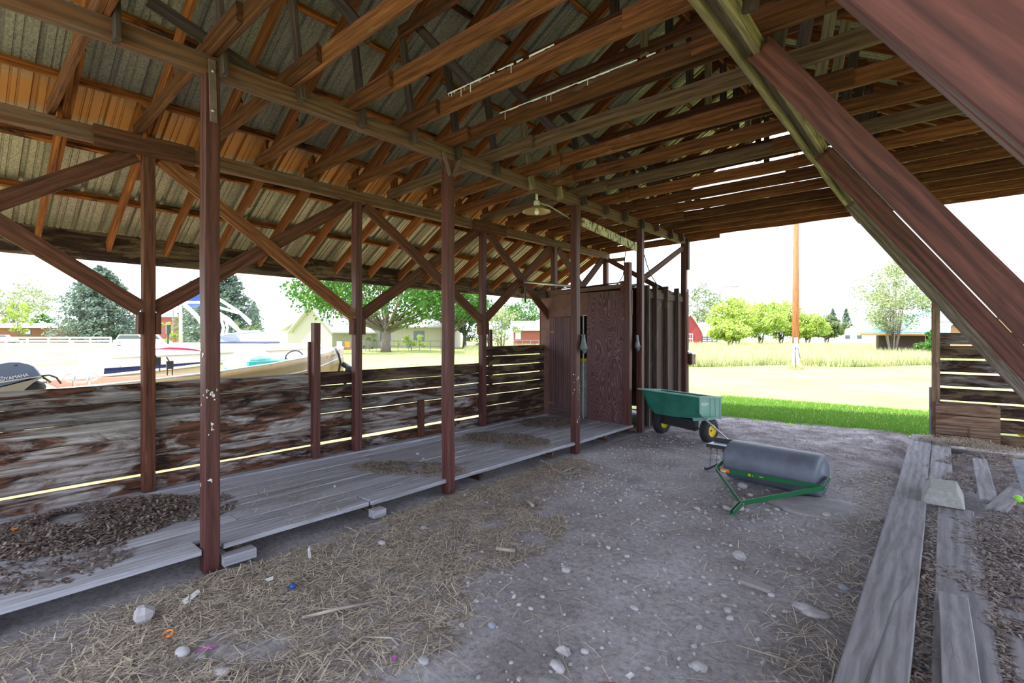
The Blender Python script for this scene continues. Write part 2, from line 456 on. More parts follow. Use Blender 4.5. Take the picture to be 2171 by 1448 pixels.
# ---------------------------------------------------------------- trusses
TY = [.72, 1.33, 1.90, 2.46, 3.03, 3.62, 4.22, 4.86, 5.47, 6.08, 6.72, 7.32, 7.90, 8.50, 9.10, 9.62, 10.10]
ZI, ZO = 3.64, 3.53
for i, y in enumerate(TY):
    where = 'nearest the camera' if i == 0 else 'at the open far gable end' if i == len(TY)-1 else '%s back from the camera' % ORD[i]
    t = thing('roof_truss', (RX, y, 3.64), 'stained wooden roof truss %s' % where, 'truss', 'roof trusses')
    jig = R(-.008, .008)
    last = i == len(TY)-1
    cm = M_chord if i not in (6, 9) else M_chordg
    # bottom chord: main board right of the inner beam, lapped board to the outer wall
    board('bottom_chord', (-4.12+R(-.05,.05), y, ZI+.07), (2.45, y, 3.66+.07), .145, .038, cm, t, wob=.006)
    if not last:
        board('lapped_chord', (-5.88, y-.04, ZO+.075), (-3.55+R(-.2,.3), y-.04+.0, ZI+.075), .135, .038, cm, t)
    else:
        board('lapped_chord', (-6.1, y-.04, ZO+.03), (-3.3, y-.04, ZI-.01), .14, .038, cm, t)
    if i % 2 == 1 or i in (4,):
        xa = R(-1.6, -.9); board('splice_board', (xa, y-.041, 3.66+.07), (xa+R(.5,.9), y-.041, 3.66+.072), .14, .036, M_chord, t)
    if i in (4, 5):
        u0, u1 = ((950, 1175), (1060, 1390))[i-4]; n_d = 34
        xs_ = [P(u0+(u1-u0)*k/n_d, 150, Y=y-.02).x for k in range(n_d+1)]
        run = []
        for k in range(n_d+1):
            if k < n_d and noise.noise(Vector((k*.31, i, 3))) > -.22: run.append(k); continue
            if len(run) > 1:
                bb = MB()
                for q in run: bb.box((xs_[q], y-.0235, 3.800-R(.004,.012)), (xs_[q+1], y-.0205, 3.803))
                for q in run:
                    if random.random() < .22:
                        x_ = xs_[q]+.006; bb.box((x_, y-.0235, 3.80-R(.02,.085)), (x_+R(.003,.007), y-.0205, 3.80))
                bb.build('paint_drips', M_drip, t)
            run = []
    # rafters
    dx = RD/2*SL*CSL
    for sx in (-1, 1):
        xa = XE if sx < 0 else XE2
        zc = lambda x: rz_(x) + RD/2/CSL
        board('rafter', (xa, y+.04, zc(xa)), (RX+sx*.02, y+.04, zc(RX)), RD, .038, M_raft, t, wob=.004)
    # sister piece under the eave end of the rafter
    if not last:
        xs = R(-6.55, -6.35)
        board('rafter_sister', (xs, y+.079, rz_(xs)+.09), (-5.2, y+.079, rz_(-5.2)+.09), .12, .036, M_raft, t)
        # heel block on the outer beam
        board('heel_block', (XO+.02, y+.002, 3.50), (XO-.05+R(-.03,.03), y+.002, rz_(XO)+.30+R(0,.08)), .12, .037, M_raft, t, up=(1,0,0))
    # hanger webs at the inner beam and at the right header
    for hx, tx in ((-3.88, -4.08), (-.84, -.66)):
        if hx < -3 and last: continue
        board('hanger', (hx, y+.041, 3.50+R(-.03,.03)), (tx, y+.041, rz_(tx)+.10), .085, .036, M_ybrown if i in (7, 8) else M_web, t, up=(1,0,0))
    # collar tie and king web
    zc1 = 4.60+jig*3
    xl = (zc1-2.62)/SL-7.4
    if not last:
        board('collar_tie', (xl-.12, y-.0, zc1+.05), (2*RX-xl+.12, y, zc1+.05), .115, .036, M_stain, t)
        board('king_web', (RX, y+.0, zc1-.02), (RX, y, rz_(RX)+.05), .09, .034, M_ybrown if i % 3 == 1 else M_web, t, up=(1,0,0))
    # steep webs from the chord to the rafters
    if i % 2 == 0 and not last:
        board('diagonal_web', (-3.0, y+.077, 3.70), (-3.9, y+.077, rz_(-3.9)+.06), .085, .034, M_web, t, up=(1,0,0))

# ---------------------------------------------------------------- beams
def beam(name, x, z0, z1, th, y0, y1, mat, label):
    o = board(name, (x, y0, (z0+z1)/2), (x, y1, (z0+z1)/2), z1-z0, th, mat, wob=.005); return tag(o, label, 'beam')
beam('beam', XI+.02, 3.50, 3.635, .085, -2.5, 10.05, M_beam, 'weathered wooden beam on top of the inner row of posts')
t = thing('beam', (XO, 3.8, 3.38), 'brown wooden beam on top of the outer row of posts', 'beam')
board('beam_board', (XO, -2.5, 3.452), (XO, 10.1, 3.452), .145, .07, M_beam, t, wob=.005)
for (ya, yb) in ((P(195,280,X=XO).y, P(407,335,X=XO).y), (P(1000,480,X=XO).y, P(1067,500,X=XO).y)):
    board('splice_plate', (XO+.055, ya, 3.44), (XO+.055, yb, 3.445), .19, .036, M_stain, t)
t = thing('beam', (XR, 3.8, 3.5), 'yellow-brown double beam carrying the ceiling joists at the right', 'beam')
board('beam_board', (XR-.06, .35, 3.57), (XR-.06, 10.1, 3.57), .14, .04, M_ybrown, t, wob=.006)
board('beam_board', (XR+.06, .35, 3.57), (XR+.06, 10.1, 3.57), .14, .04, M_ybrown, t, wob=.006)
board('spacer', (XR, .4, 3.60), (XR, 10.0, 3.60), .06, .085, M_ybrown, t)

# ---------------------------------------------------------------- posts
IY = [1.31, 3.59, 6.02, 8.05, 10.0]
PL = ['nearest post of the inner row, red-brown with white scuffs at hip height',
      'second post of the inner row, dark purple-brown, paint chipped at its foot',
      'third post of the inner row, beside the shed door, with a glove hung on it',
      'fourth post of the inner row, at the near corner of the batten wall',
      'last post of the inner row, at the far end of the barn']
def post_box(name, x, y, z0, z1, a, bb, mat, parent=None):
    return board(name, (x, y, z0), (x, y, z1), a, bb, mat, parent, up=(1,0,0), wob=.004, ch=.006)
for i, y in enumerate(IY):
    z0 = -.06
    t = thing('post', (XI+.02, y, 0), PL[i], 'post', 'inner row of posts')
    post_box('post_shaft', XI+.02, y, z0, 3.50, .105, .10, M_post, t)
    if i in (0,):
        board('strap', (XI+.08, y-.005, 3.60), (XI+.08, y+.005, 3.16), .05, .008, M_rust, t, up=(0,1,0))
        bb = MB()
        for zz in (3.52, 3.24): bb.lathe([(.0,.006),(.010,.005),(.012,0)], Matrix.Translation((XI+.084, y, zz)) @ Matrix.Rotation(math.pi/2, 4, 'Y'), 8)
        bb.build('bolt', M_steel, t)
    if i == 1:
        for s_ in (-1, 1):
            board('gusset', (XI+.08, y+s_*.02, 3.33), (XI+.08, y+s_*.12, 3.56), .05, .01, M_rust, t, up=(0,1,0))
    if i == 0 or i == 2:
        bb = MB()
        spots = [(1.50,.05,9),(1.22,.07,12),(1.0,.05,6),(.62,.1,4),(1.75,.1,2)] if i == 0 else [(1.05,.08,7),(.85,.12,6),(.45,.03,5)]
        for (zc, sp, cnt) in spots:
            for k in range(cnt):
                zz = zc+random.gauss(0, sp*.6); h = R(.004,.020); ww = R(.003,.012); a0 = R(0,6)
                pl = [(h*R(.5,1)*math.cos(a0+q*1.05), ww*R(.4,1)*math.sin(a0+q*1.05)) for q in range(6)]
                if random.random() < .75:
                    yy = y+max(-.035, min(.035, random.gauss(-.005,.02))); bb.prism([(XI+.072, yy+b_, zz+a_) for a_, b_ in pl], (.002,0,0))
                else:
                    xx = XI+.02+R(-.03,.04); bb.prism([(xx+b_, y-.0498, zz+a_) for a_, b_ in pl], (0,-.002,0))
        bb.build('paint_scuff', M_drip, t)
OY = [-.9, 1.37, 3.63, 5.98, 8.0, 9.98]
OL = ['hidden', 'nearest post of the outer row, standing against the plank wall',
      'second post of the outer row, standing against the plank wall', 'third post of the outer row, where the plank wall steps up',
      'fourth post of the outer row, rising behind the shed roof', 'corner post of the outer row, seen above the shed roof']
for i, y in enumerate(OY):
    if i == 0: OL[0] = 'outer row post just outside the picture at the left, braces start from it'
    t = thing('post', (XO, y, .13), OL[i], 'post', 'outer row of posts')
    post_box('post_shaft', XO, y, 0.02, 3.38, .10, .10, M_post if i != 1 else M_stain, t)
    if i < 4:
        for s_ in (-1, 1):
            if i == 0 and s_ < 0: continue
            board('cleat', (XO+.01, y+s_*.072, 1.66), (XO+.01, y+s_*.072, 1.87), .11, .04, M_stain, t, up=(1,0,0))
# X braces between the outer posts
for i in range(5):
    ya, yb = OY[i], OY[i+1]
    n1 = ['nearest','nearest','second','third','fourth'][i]; n2 = ['nearest','second','third','fourth','last'][i]
    z0, z1 = 1.90, 3.36
    for k in (0, 1):
        a = (XO+(.022 if k else -.022), ya+.06 if k == 0 else ya+.10, z0 if k == 0 else z1)
        c = (XO+(.022 if k else -.022), yb-.10 if k == 0 else yb-.06, z1 if k == 0 else z0)
        if i == 0:
            lb = 'dark brown brace entering at the left edge, %s nearest outer post' % ('rising to top of the' if k == 0 else 'falling to the')
        else:
            lb = 'brown diagonal brace between the %s and %s outer posts, %s' % (n1, n2, 'rising away from the camera' if k == 0 else 'falling away from the camera')
        M_, L_ = frame_from(a, c)
        o = board('brace', a, c, .145, .038, M_stain if not (i == 1 and k == 1) else M_chord)
        tag(o, lb, 'brace', 'cross braces of the outer post row')
o = board('brace', (XI+.02, 9.95, 3.42), (XI+.02, 8.10, 2.62), .10, .038, M_stain); tag(o, 'thin dark brace below the beam at the far end of the inner row', 'brace')
o = board('brace', (-5.68, 9.93, 3.34), (-4.15, 9.93, 2.45), .10, .038, M_stain); tag(o, 'dark brace sloping down across the far opening above the shed', 'brace')
o = board('beam', (-6.05, 9.98, 3.33), (-5.3, 9.98, 3.33), .08, .04, M_ybrown); tag(o, 'short pale timber end sticking out past the outer corner post', 'beam')
o = board('board', (XI+.09, 10.02, 2.98), (XI+.09, 10.02, 3.6), .09, .04, M_web, up=(0,1,0)); tag(o, 'short dark board nailed upright on the last inner post', 'board')
# sway brace between the first trusses above the inner beam
a = P(314, 0, X=-4.0); c = P(576, 180, X=-4.0)
o = board('brace', a, c, .085, .036, M_web, up=(.2,0,1)); tag(o, 'greyish sway brace running down onto the inner beam near the nearest post', 'brace')

# big struts at the right, pairs of boards from the header down to the right-hand deck
SLN = [(1.30, .08, M_bar, 'huge red-brown strut filling the top right corner, nearest the camera'),
       (3.58, 0, M_bar, 'red-brown double strut falling from the header, second from the camera'),
       (5.92, -.05, M_bar, 'red-brown strut third from the camera, overlapping a grey one'),
       (8.0, -.14, M_grey_strut, 'grey weathered strut, farthest of the four')]
for y, dzz, mt, lb in SLN:
    t = thing('strut', (1.4, y, .15), lb, 'strut', 'struts of the right bay')
    f = lambda X: 3.562 + dzz - 1.47*(X+.909)
    for k in (0, 1):
        xa = -.90 if k == 0 else -.93
        wd = .168
        board('strut_board', (xa, y-.022+k*.044, f(xa)-.03), (1.38, y-.022+k*.044, f(1.38)), wd, .04, mt, t, wob=.002)
    o = bb = MB(); bb.box((1.30, y-.06, .11), (1.52, y+.06, .2)); bb.build('foot_bracket', M_steel, t)

# ================================================================ LEFT PLANK WALL
def plank_rows(z0, z1, y0, y1, n, mat, parent, x=-5.865, gaps=None):
    h = (z1-z0)/n
    for k in range(n):
        g = (gaps[k] if gaps else .008)
        zc = z0+h*(k+.5)
        board('plank', (x, y0+R(0,.01), zc+R(-.004,.004)), (x, y1-R(0,.01), zc+R(-.004,.004)), h-g, .04, mat, parent, wob=.006)
t = thing('wall_left', (-5.865, 3, .1), 'low wall of horizontal stained planks along the left side', kind='structure')
rows = [(.115,.290),(.313,.485),(.485,.668),(.668,.852),(.856,1.025),(1.025,1.185)]
for (ya, yb, s_) in ((-2.6, 3.08, 0), (3.08, 5.99, 1)):
    for k, (za, zb) in enumerate(rows):
        m = M_fence
        if k == 5 and s_ == 1: m = M_fenced
        dzk = R(-.004,.006) + (.006 if s_ and k in (1,3,4) else 0)
        board('plank', (-5.865, ya+.005, (za+zb)/2+dzk), (-5.865, yb-.005, (za+zb)/2+dzk+R(-.006,.006)), zb-za-(0.010 if s_ and k in (1,3,4) else -.002), .044, m, t, wob=.004, ch=.016)
ed = [.115,.28,.45,.64,.81,.968,1.13,1.295,1.472]
for k in range(8):
    board('plank', (-5.865, 6.02, (ed[k]+ed[k+1])/2), (-5.865, 10.0, (ed[k]+ed[k+1])/2), ed[k+1]-ed[k]-(.014 if k > 1 else .004), .04, M_fenced, t, wob=.005)
o = board('stub_post', (XO-.02, 3.075, .02), (XO-.02, 3.075, 1.80), .085, .085, M_post, up=(1,0,0)); tag(o, 'free-standing post stub rising above the left plank wall', 'post')
o = board('stub_post', (XO-.075, 3.03, .9), (XO-.075, 3.03, 1.57), .03, .05, M_post, up=(1,0,0)); tag(o, 'thin strip nailed behind the free-standing post stub', 'board')
o = board('short_board', (-5.825, 4.72, .14), (-5.825, 4.72, .70), .11, .036, M_stain, up=(0,1,0)); tag(o, 'short dark upright board nailed low on the plank wall', 'board')
o = board('stub_post', (-5.93, 6.32, .8), (-5.93, 6.32, 1.75), .07, .06, M_post, up=(1,0,0)); tag(o, 'dark post stub behind the taller section of plank wall', 'post')

# ================================================================ LEFT DECK
DZ = .135
t = thing('trim_2', (-4.9, 4, .1), 'raised platform of grey planks along the left side', kind='structure')
xs = [-5.83]
widths = [.14, .19, .18, .19, .185, .19, .19, .185, .19, .23]
x = -5.84
for k, wd in enumerate(widths):
    x0 = x; x += wd
    if k == 0:   # sill board against the wall
        segs = [(-2.6, 7.7)]
    elif k == len(widths)-1:
        segs = [(-2.6, 1.25), (1.40, 2.62), (2.64, 7.75)]
    else:
        c0 = R(1.5, 5.5); segs = [(-2.6, c0), (c0+.01, 7.75)]
    for (a, c) in segs:
        dzk = R(-.004,.004) + (.02 if k == 0 else 0)
        xo = R(-.002,.002)
        if k == len(widths)-1: xo = {-2.6: .02, 1.40: .0, 2.64: .02}[a]
        board('floor_plank', (x0+wd/2+xo, a, DZ-.02+dzk), (x0+wd/2+xo, c, DZ-.02+dzk), .04, wd-.010, M_deck, t, wob=.003)
for yy in (.2, 1.5, 2.7, 4.1, 5.5, 6.9, 7.9):
    board('joist', (-5.8, yy, .045), (-3.99, yy, .045), .09, .06, M_fenced, t)
for (u, v, ln) in ((505, 1180, .22), (800, 1093, .12)):
    p = P(u, v, X=-3.93); p.z = .05
    o = board('wood_block', (p.x, p.y-ln/2, .03), (p.x, p.y+ln/2, .03), .07, .10, M_deck); tag(o, 'small grey wood block under the platform edge, %s' % ('near the nearest post' if u < 600 else 'between the first two inner posts'), 'block')

# ================================================================ STORAGE SHED
SY = 7.75
t = thing('storage_shed', (-4.95, 8.9, .1), 'brown plywood storage shed with a board door in the far left corner', 'shed')
bb = MB(); bb.box((-5.92, SY, .10), (-5.71, SY+.02, 2.42)); bb.box((-5.71, SY, 2.0), (-3.98, SY+.02, 2.42)); bb.build('front_panel', M_plyp, t)
d = MB()
d.build  # door of three boards
dr = board('door', (-5.63, SY-.012, .10), (-5.63, SY-.012, 1.995), .155, .022, M_plank_paint, t, up=(1,0,0), wob=.001)
board('door_board', (-5.465, SY-.012, .10), (-5.465, SY-.012, 1.995), .165, .022, M_plank_paint, t, up=(1,0,0), wob=.001)
board('door_board', (-5.30, SY-.012, .10), (-5.30, SY-.012, 1.99), .155, .022, M_plank_paint, t, up=(1,0,0), wob=.001)
board('door_board', (-5.135, SY-.012, .10), (-5.135, SY-.012, 1.99), .165, .022, M_plank_paint, t, up=(1,0,0), wob=.001)
bb = MB(); bb.box((-5.75, SY-.03, 1.70), (-5.58, SY-.023, 1.73)); bb.box((-5.75, SY-.03, .35), (-5.58, SY-.023, .38)); bb.build('hinge', M_rust, t)
bb = MB(); bb.box((-5.69, SY-.03, .14), (-5.24, SY-.024, .29)); bb.build('kick_board', M_brown, t)
bb = MB(); bb.box((-4.955, SY-.01, .12), (-4.945, SY+.02, 2.015)); bb.box((-4.955, SY-.02, 2.005), (-4.86, SY+.02, 2.02)); bb.build('door_jamb', M_deck, t)
bb = MB(); bb.box((-4.86, SY-.025, .10), (-4.05, SY-.006, 2.42)); o = bb.build('plywood_sheet', M_ply, t)
board('top_rail', (-5.85, SY-.02, 2.445), (-4.0, SY-.02, 2.50), .07, .04, M_plyp, t)
board('corner_block', (-4.14, SY-.035, 2.36), (-4.14, SY-.035, 2.58), .07, .035, M_stain, t, up=(1,0,0))
board('rail_end', (-6.02, SY-.06, 2.44), (-5.72, SY-.06, 2.44), .15, .09, M_web, t)
# side wall: boards and battens
bb = MB(); bb.box((-4.03, SY+.4, .08), (-4.01, 10.25, 2.5)); bb.build('side_boards', M_brown, t)
for k, u in enumerate((1371, 1388, 1411, 1434, 1452)):
    yy = P(u, 700, X=-3.97).y
    board('batten', (-3.963, yy, .05), (-3.963, yy, 2.55+R(-.02,.04)), .045, .092, M_brown, t, up=(0,1,0))
board('batten', (-3.99, 10.16, .02), (-3.99, 10.16, 2.6), .10, .05, M_brown, t, up=(0,1,0))
board('side_rail', (-3.995, 8.4, 2.38), (-3.995, 10.2, 2.38), .12, .03, M_brown, t)
bb = MB(); bb.box((-5.95, 10.1, .1), (-4.0, 10.13, 2.5)); bb.box((-5.95, SY, .1), (-5.93, 10.1, 2.45)); bb.build('back_panel', M_plyp, t)
# rough roof of the shed
bb = MB(); V, Fc = grid(-6.02, -4.1, SY-.08, 10.25, .12, lambda x, y: 2.50+.03*noise.noise(Vector((x*4, y*3, 0)))); bb.add(V, Fc)
o = bb.build('roof_sheet', M_rust, t); o.modifiers.new('thick', 'SOLIDIFY').thickness = .02
for k in range(9):
    yy = SY-.02+R(0, 1.2)
    board('roof_slat', (R(-5.9,-5.2), yy, 2.545+R(0,.03)), (R(-4.6,-4.15), yy+R(-.2,.3), 2.56+R(0,.05)), .015, .08, M_web, t)
o = board('post', (-4.04, SY-.035, .03), (-4.04, SY-.035, 2.885), .105, .10, M_post, up=(1,0,0)); tag(o, 'square post against the shed corner, cut off above the shed roof', 'post')
# things inside seen through the gap
bb = MB(); bb.box((-5.2, SY+.25, .55), (-4.75, SY+.32, 1.22)); bb.box((-5.16, SY+.245, .9), (-4.8, SY+.25, 1.1))
o = bb.build('yellow_board', M_yellow); tag(o, 'yellow panel standing inside the dark shed gap', 'panel')
bb = MB(); bb.box((-5.2, SY+.12, .15), (-4.80, SY+.18, 1.15)); o = bb.build('white_board', plain('dirty_white', (.24,.24,.21), .7, var=.4)); tag(o, 'dirty white panel leaning inside the shed gap', 'panel')

# hanging gloves
M_glove = plain('grey_leather', (.10,.115,.125), .55, var=.35, vs=18, bump=.5)
def glove(p, lb, sc=1, sw=0):
    t = thing('work_glove', p, lb, 'glove', 'gloves hung on posts')
    bb = MB(); x, y, z = p
    pts = [(x, y, z+.14), (x+.006, y, z+.10), (x+.014, y-.004, z+.05), (x+.022, y-.008, z-.0), (x+.028, y-.01, z-.05), (x+.026, y-.012, z-.09)]
    rs = [.030, .024, .030, .040, .044, .034]
    bb.tube(pts, [r*sc for r in rs], 12)
    for v in range(len(bb.v)):
        q = bb.v[v]; n_ = noise.noise(Vector(q)*22)*.011
        bb.v[v] = (x+(q[0]-x)*.75+n_, q[1]+(q[1]-y)*.5+n_, q[2])
    bb.build('cuff_and_palm', M_glove, t)
    for k in range(4):
        bb = MB(); yy = y-.035+k*.022; L_ = (.055,.068,.064,.05)[k]
        bb.tube([(x+.02, yy, z-.07), (x+.03, yy-.002, z-.07-L_*.6), (x+.022+sw, yy, z-.07-L_)], [.0135, .0125, .008], 8)
        bb.build('finger', M_glove, t)
    bb = MB(); bb.tube([(x+.022, y+.04, z-.01), (x+.034, y+.058, z-.05), (x+.03, y+.06, z-.085)], [.014,.013,.009], 8); bb.build('thumb', M_glove, t)
g1 = P(1236, 730, X=-3.90); glove((-3.90, g1.y, g1.z), 'grey work glove hanging on the third inner post')
g2 = P(1350, 728, X=-3.955); glove((-3.955, g2.y, g2.z), 'grey work glove hanging on the cut-off post at the shed corner')

# lamp with enamel shade
lp = P(1138, 447, X=-4.04)
t = thing('pendant_lamp', (lp.x, lp.y, 3.49), 'enamel reflector lamp with a bare bulb under the inner beam', 'lamp')
T_ = Matrix.Translation((lp.x, lp.y, lp.z))
bb = MB(); bb.lathe([(.03,.07),(.05,.062),(.10,.035),(.165,.005),(.19,-.012),(.19,-.016),(.163,0),(.10,.03),(.05,.055),(.03,.06)], T_, 32)
bb.build('shade', plain('old_enamel', (.48,.33,.15), .4), t)
bb = MB(); bb.lathe([(0,.13),(.035,.13),(.04,.12),(.04,.075),(.03,.065),(0,.065)], T_, 16); bb.lathe([(0,.25),(.018,.25),(.018,.13),(0,.13)], T_, 10); bb.build('socket', plain('porcelain', (.55,.52,.42), .4), t)
bb = MB(); bb.lathe([(.013,.055),(.014,.03),(.022,.012),(.029,-.01),(.030,-.025),(.022,-.045),(0,-.055)], T_, 16); bb.build('bulb', plain('bulb_glass', (.85,.85,.8), .2), t)
bb = MB(); bb.tube([lp+Vector((.03,.03,.1)), P(1165, 437, X=-4.03), P(1210, 464, X=-4.05)], .010, 8); bb.build('conduit', plain('conduit', (.42,.37,.24), .6), t)
# carved looking board
def mk_sign():
    m, N, L, B = nt('flaked_board')
    v, _ = objco(N, L, (1, 1, 1), False)
    n1 = noi(N, L, None, 1, 2); mp = N.new('ShaderNodeMapping'); mp.inputs['Scale'].default_value = (26, 3, 7)
    tc = N.new('ShaderNodeTexCoord'); L.new(tc.outputs['Object'], mp.inputs[0])
    n2 = noi(N, L, mp.outputs[0], 1.0, 4, .7, .6)
    r = ramp(N, [(.47, (.09,.06,.035)), (.50, (.60,.55,.38))]); L.new(n2, r.inputs[0]); L.new(r.outputs[0], B.inputs['Base Color'])
    B.inputs['Roughness'].default_value = .8
    return m
a = P(1233, 470, X=-3.99); c = P(1349, 527, X=-3.99)
o = board('flaked_board', (-3.99, a.y+.02, a.z), (-3.99, c.y-.0, c.z+.02), .13, .03, mk_sign(), wob=.001); tag(o, 'board with flaking cream paint hung between two inner posts under the beam', 'board')
# pipe, clamp and rod
a = P(1113, 597, X=-5.70); c = P(1212, 607, X=-4.08)
bb = MB(); bb.tube([a, c], .022, 10)
t = thing('iron_pipe', a, 'grey iron pipe running level from a brace to the third inner post', 'pipe')
bb.build('pipe', M_steel, t)
bb = MB(); bb.tube([a+Vector((0,0,.03)), a+Vector((0,0,-.12)), a+Vector((.01,0,-.38))], [.012,.012,.016], 8); bb.build('rod', M_blackm, t)
bb = MB(); bb.blob(a, .04, .04, .045, 8, 6, .3); bb.build('clamp', M_rust, t)
# cables
def cable(pts, r, lb, mat=None):
    bb = MB(); bb.tube(pts, r, 6); o = bb.build('cable', mat or plain('cable', (.10,.09,.08), .6)); tag(o, lb, 'cable', 'hanging cables'); return o
cable([P(1326, 485, X=-4.0), P(1327, 515, X=-4.02), P(1325, 545, Y=7.72), P(1324, 560, Y=7.70), P(1321, 585, Y=7.70), P(1310, 602, Y=7.72), P(1288, 610, Y=7.72)], .008, 'grey cable dropping from the inner beam onto the shed roof')
cable([P(1366, 540, X=-3.93), P(1371, 560, X=-3.93), P(1380, 583, X=-3.93), P(1392, 602, X=-3.94), P(1396, 610, X=-3.95)], .009, 'black cable curving down between the last two inner posts')
# bird feeder on the far corner
t = thing('bird_feeder', P(1460, 745, X=-3.9), 'small yellow-framed bird feeder on the far corner of the shed', 'feeder')
c = P(1463, 752, X=-3.88)
bb = MB(); bb.box((c.x-.10, c.y-.02, c.z-.18), (c.x-.085, c.y+.16, c.z+.02)); bb.box((c.x+.035, c.y-.02, c.z-.18), (c.x+.05, c.y+.16, c.z+.02)); bb.box((c.x-.1, c.y+.14, c.z-.18), (c.x+.05, c.y+.16, c.z+.02)); bb.box((c.x-.1,c.y-.02,c.z-.2),(c.x+.05,c.y+.16,c.z-.18)); bb.build('feeder_body', M_crate, t)
bb = MB(); bb.prism([(c.x-.14, c.y-.04, c.z+.09), (c.x+.07, c.y-.04, c.z+.01), (c.x+.07, c.y-.04, c.z+.025), (c.x-.14, c.y-.04, c.z+.105)], (0,.22,0)); bb.build('feeder_roof', M_white, t)
bb = MB(); bb.box((c.x-.10,c.y-.06,c.z-.22),(c.x+.05,c.y-.02,c.z-.2)); bb.build('perch', M_yellow, t)
bb = MB(); bb.tube([(c.x-.1, c.y-.02, c.z-.2), (-3.97, c.y, c.z-.33)], .012); bb.build('bracket', M_yellow, t)
#__PART2__
# ================================================================ RIGHT SIDE: far plank wall, post, crate, deck
t = thing('wall_right', (1.3, 10.0, 0), 'far wall of spaced horizontal planks at the right, daylight between them', kind='structure')
ed = [.03,.235,.45,.66,.87,1.08,1.285,1.50,1.70]
for k in range(8):
    board('plank', (-.05, 10.03, (ed[k]+ed[k+1])/2+.004), (2.6, 10.03, (ed[k]+ed[k+1])/2-.004), ed[k+1]-ed[k]-.03, .035, M_fence if k in (7, 5, 4) else M_fenced, t, wob=.006)
board('wall_post', (2.55, 10.08, 0), (2.55, 10.08, 3.6), .10, .10, M_post, t, up=(1,0,0))
o = board('post', (-.075, 9.93, -.05), (-.075, 9.93, 2.35), .10, .095, M_crate, up=(1,0,0)); tag(o, 'weathered brown post at the right side of the far opening', 'post')
o = board('board', (-.14, 9.95, .0), (-.14, 9.95, .86), .09, .03, M_deck, up=(0,1,0)); tag(o, 'grey board end standing against the foot of the far right post', 'board')
# right deck
RZ = .14
def loose(u1, v1, u2, v2, wl, wr, z, th, mat, lb, nm='plank', zz=None):
    a = P(u1, v1, Z=z); c = P(u2, v2, Z=z if zz is None else zz)
    o = board(nm, a-Vector((0,0,th/2)), c-Vector((0,0,th/2)), th, wl, mat, wob=.003, ch=.005)
    return tag(o, lb, 'plank', 'planks of the right platform')
M_plank = wood('platform_plank', (.20,.185,.195), (.35,.335,.355), .1, rough=.9, rings=.35, stain=(.19,.15,.14), stain_pos=(.66,.74), gs=(1.2, 12, 12))
def yplank(x0, x1, y0, y1, z, lb, th=.045, dx=0, mat=None):
    o = board('plank', ((x0+x1)/2+dx, y0, z-th/2), ((x0+x1)/2, y1, z-th/2), th, abs(x1-x0), mat or M_plank, wob=.002, ch=.006)
    return tag(o, lb, 'plank', 'planks of the right platform')
o1 = yplank(-.345, -.105, 1.2, 5.66, .20, 'wide grey plank with a long split, nearest along the platform edge'); W['plank_first'] = W[o1.name]; o1.name = 'plank_first'
yplank(-.355, -.125, 5.69, 9.62, .17, 'grey plank running on to the far post along the platform edge', dx=.015)
yplank(-.110, .085, 5.95, 9.45, .15, 'grey plank beside the edge plank, just short of the crate')
yplank(-.035, .20, 1.2, 5.75, .165, 'second grey plank in from the near edge, half covered by straw', dx=-.0)
yplank(.225, .47, 1.2, 5.2, .15, 'third grey plank in from the near edge, gap beside it', dx=.0)
yplank(.49, .74, 1.2, 4.9, .15, 'grey plank lying at the right edge of the picture')
crk = [(1935,1215),(1925,1240),(1898,1275),(1886,1310),(1868,1365),(1850,1410),(1838,1448)]
ck = MB(); cp = [P(u, v, Z=.201) for u, v in crk]
for i_ in range(len(cp)-1):
    w0_, w1_ = .0012+.0006*i_, .0012+.0006*(i_+1)
    ck.prism([cp[i_]-Vector((w0_,0,0)), cp[i_]+Vector((w0_,0,0)), cp[i_+1]+Vector((w1_,0,0)), cp[i_+1]-Vector((w1_,0,0))], (0,0,.0008))
ck.build('split', M_black, bpy.data.objects['plank_first'])
bpy.data.objects['plank_first'].name = 'plank.100'
o = board('plank', (.075, 2.2, .19), (.045, 3.72, .19), .035, .125, M_plank, wob=.003); tag(o, 'short grainy grey board lying on top of the second platform plank', 'plank')
a = P(2077, 972, Z=.19); c = P(2097, 1060, Z=.19)
o = board('plank', (c.x, c.y, .17), (a.x, a.y, .17), .04, .125, M_plank); tag(o, 'short loose board lying in leaf litter, pointing at the crate', 'plank')
a = P(2112, 1077, Z=.19); c = P(2168, 1030, Z=.19)
o = board('plank', (a.x, a.y, .17), (c.x, c.y, .20), .035, .13, M_plank); tag(o, 'short loose board lying askew beside the tennis ball', 'plank')
o = board('crossbeam', (-.30, 2.95, .03), (.7, 3.02, .05), .12, .09, M_crate); tag(o, 'rough timber under the platform, seen through the gap', 'beam')
o = board('crossbeam', (-.3, 4.3, .03), (.8, 4.25, .05), .12, .09, M_crate); tag(o, 'second timber under the platform, farther back in the gap', 'beam')
o = board('plank', (-.43, .9, .015), (-.46, 2.62, .015), .03, .12, M_plank); tag(o, 'buried grey board end at the bottom edge beside the split plank', 'plank')
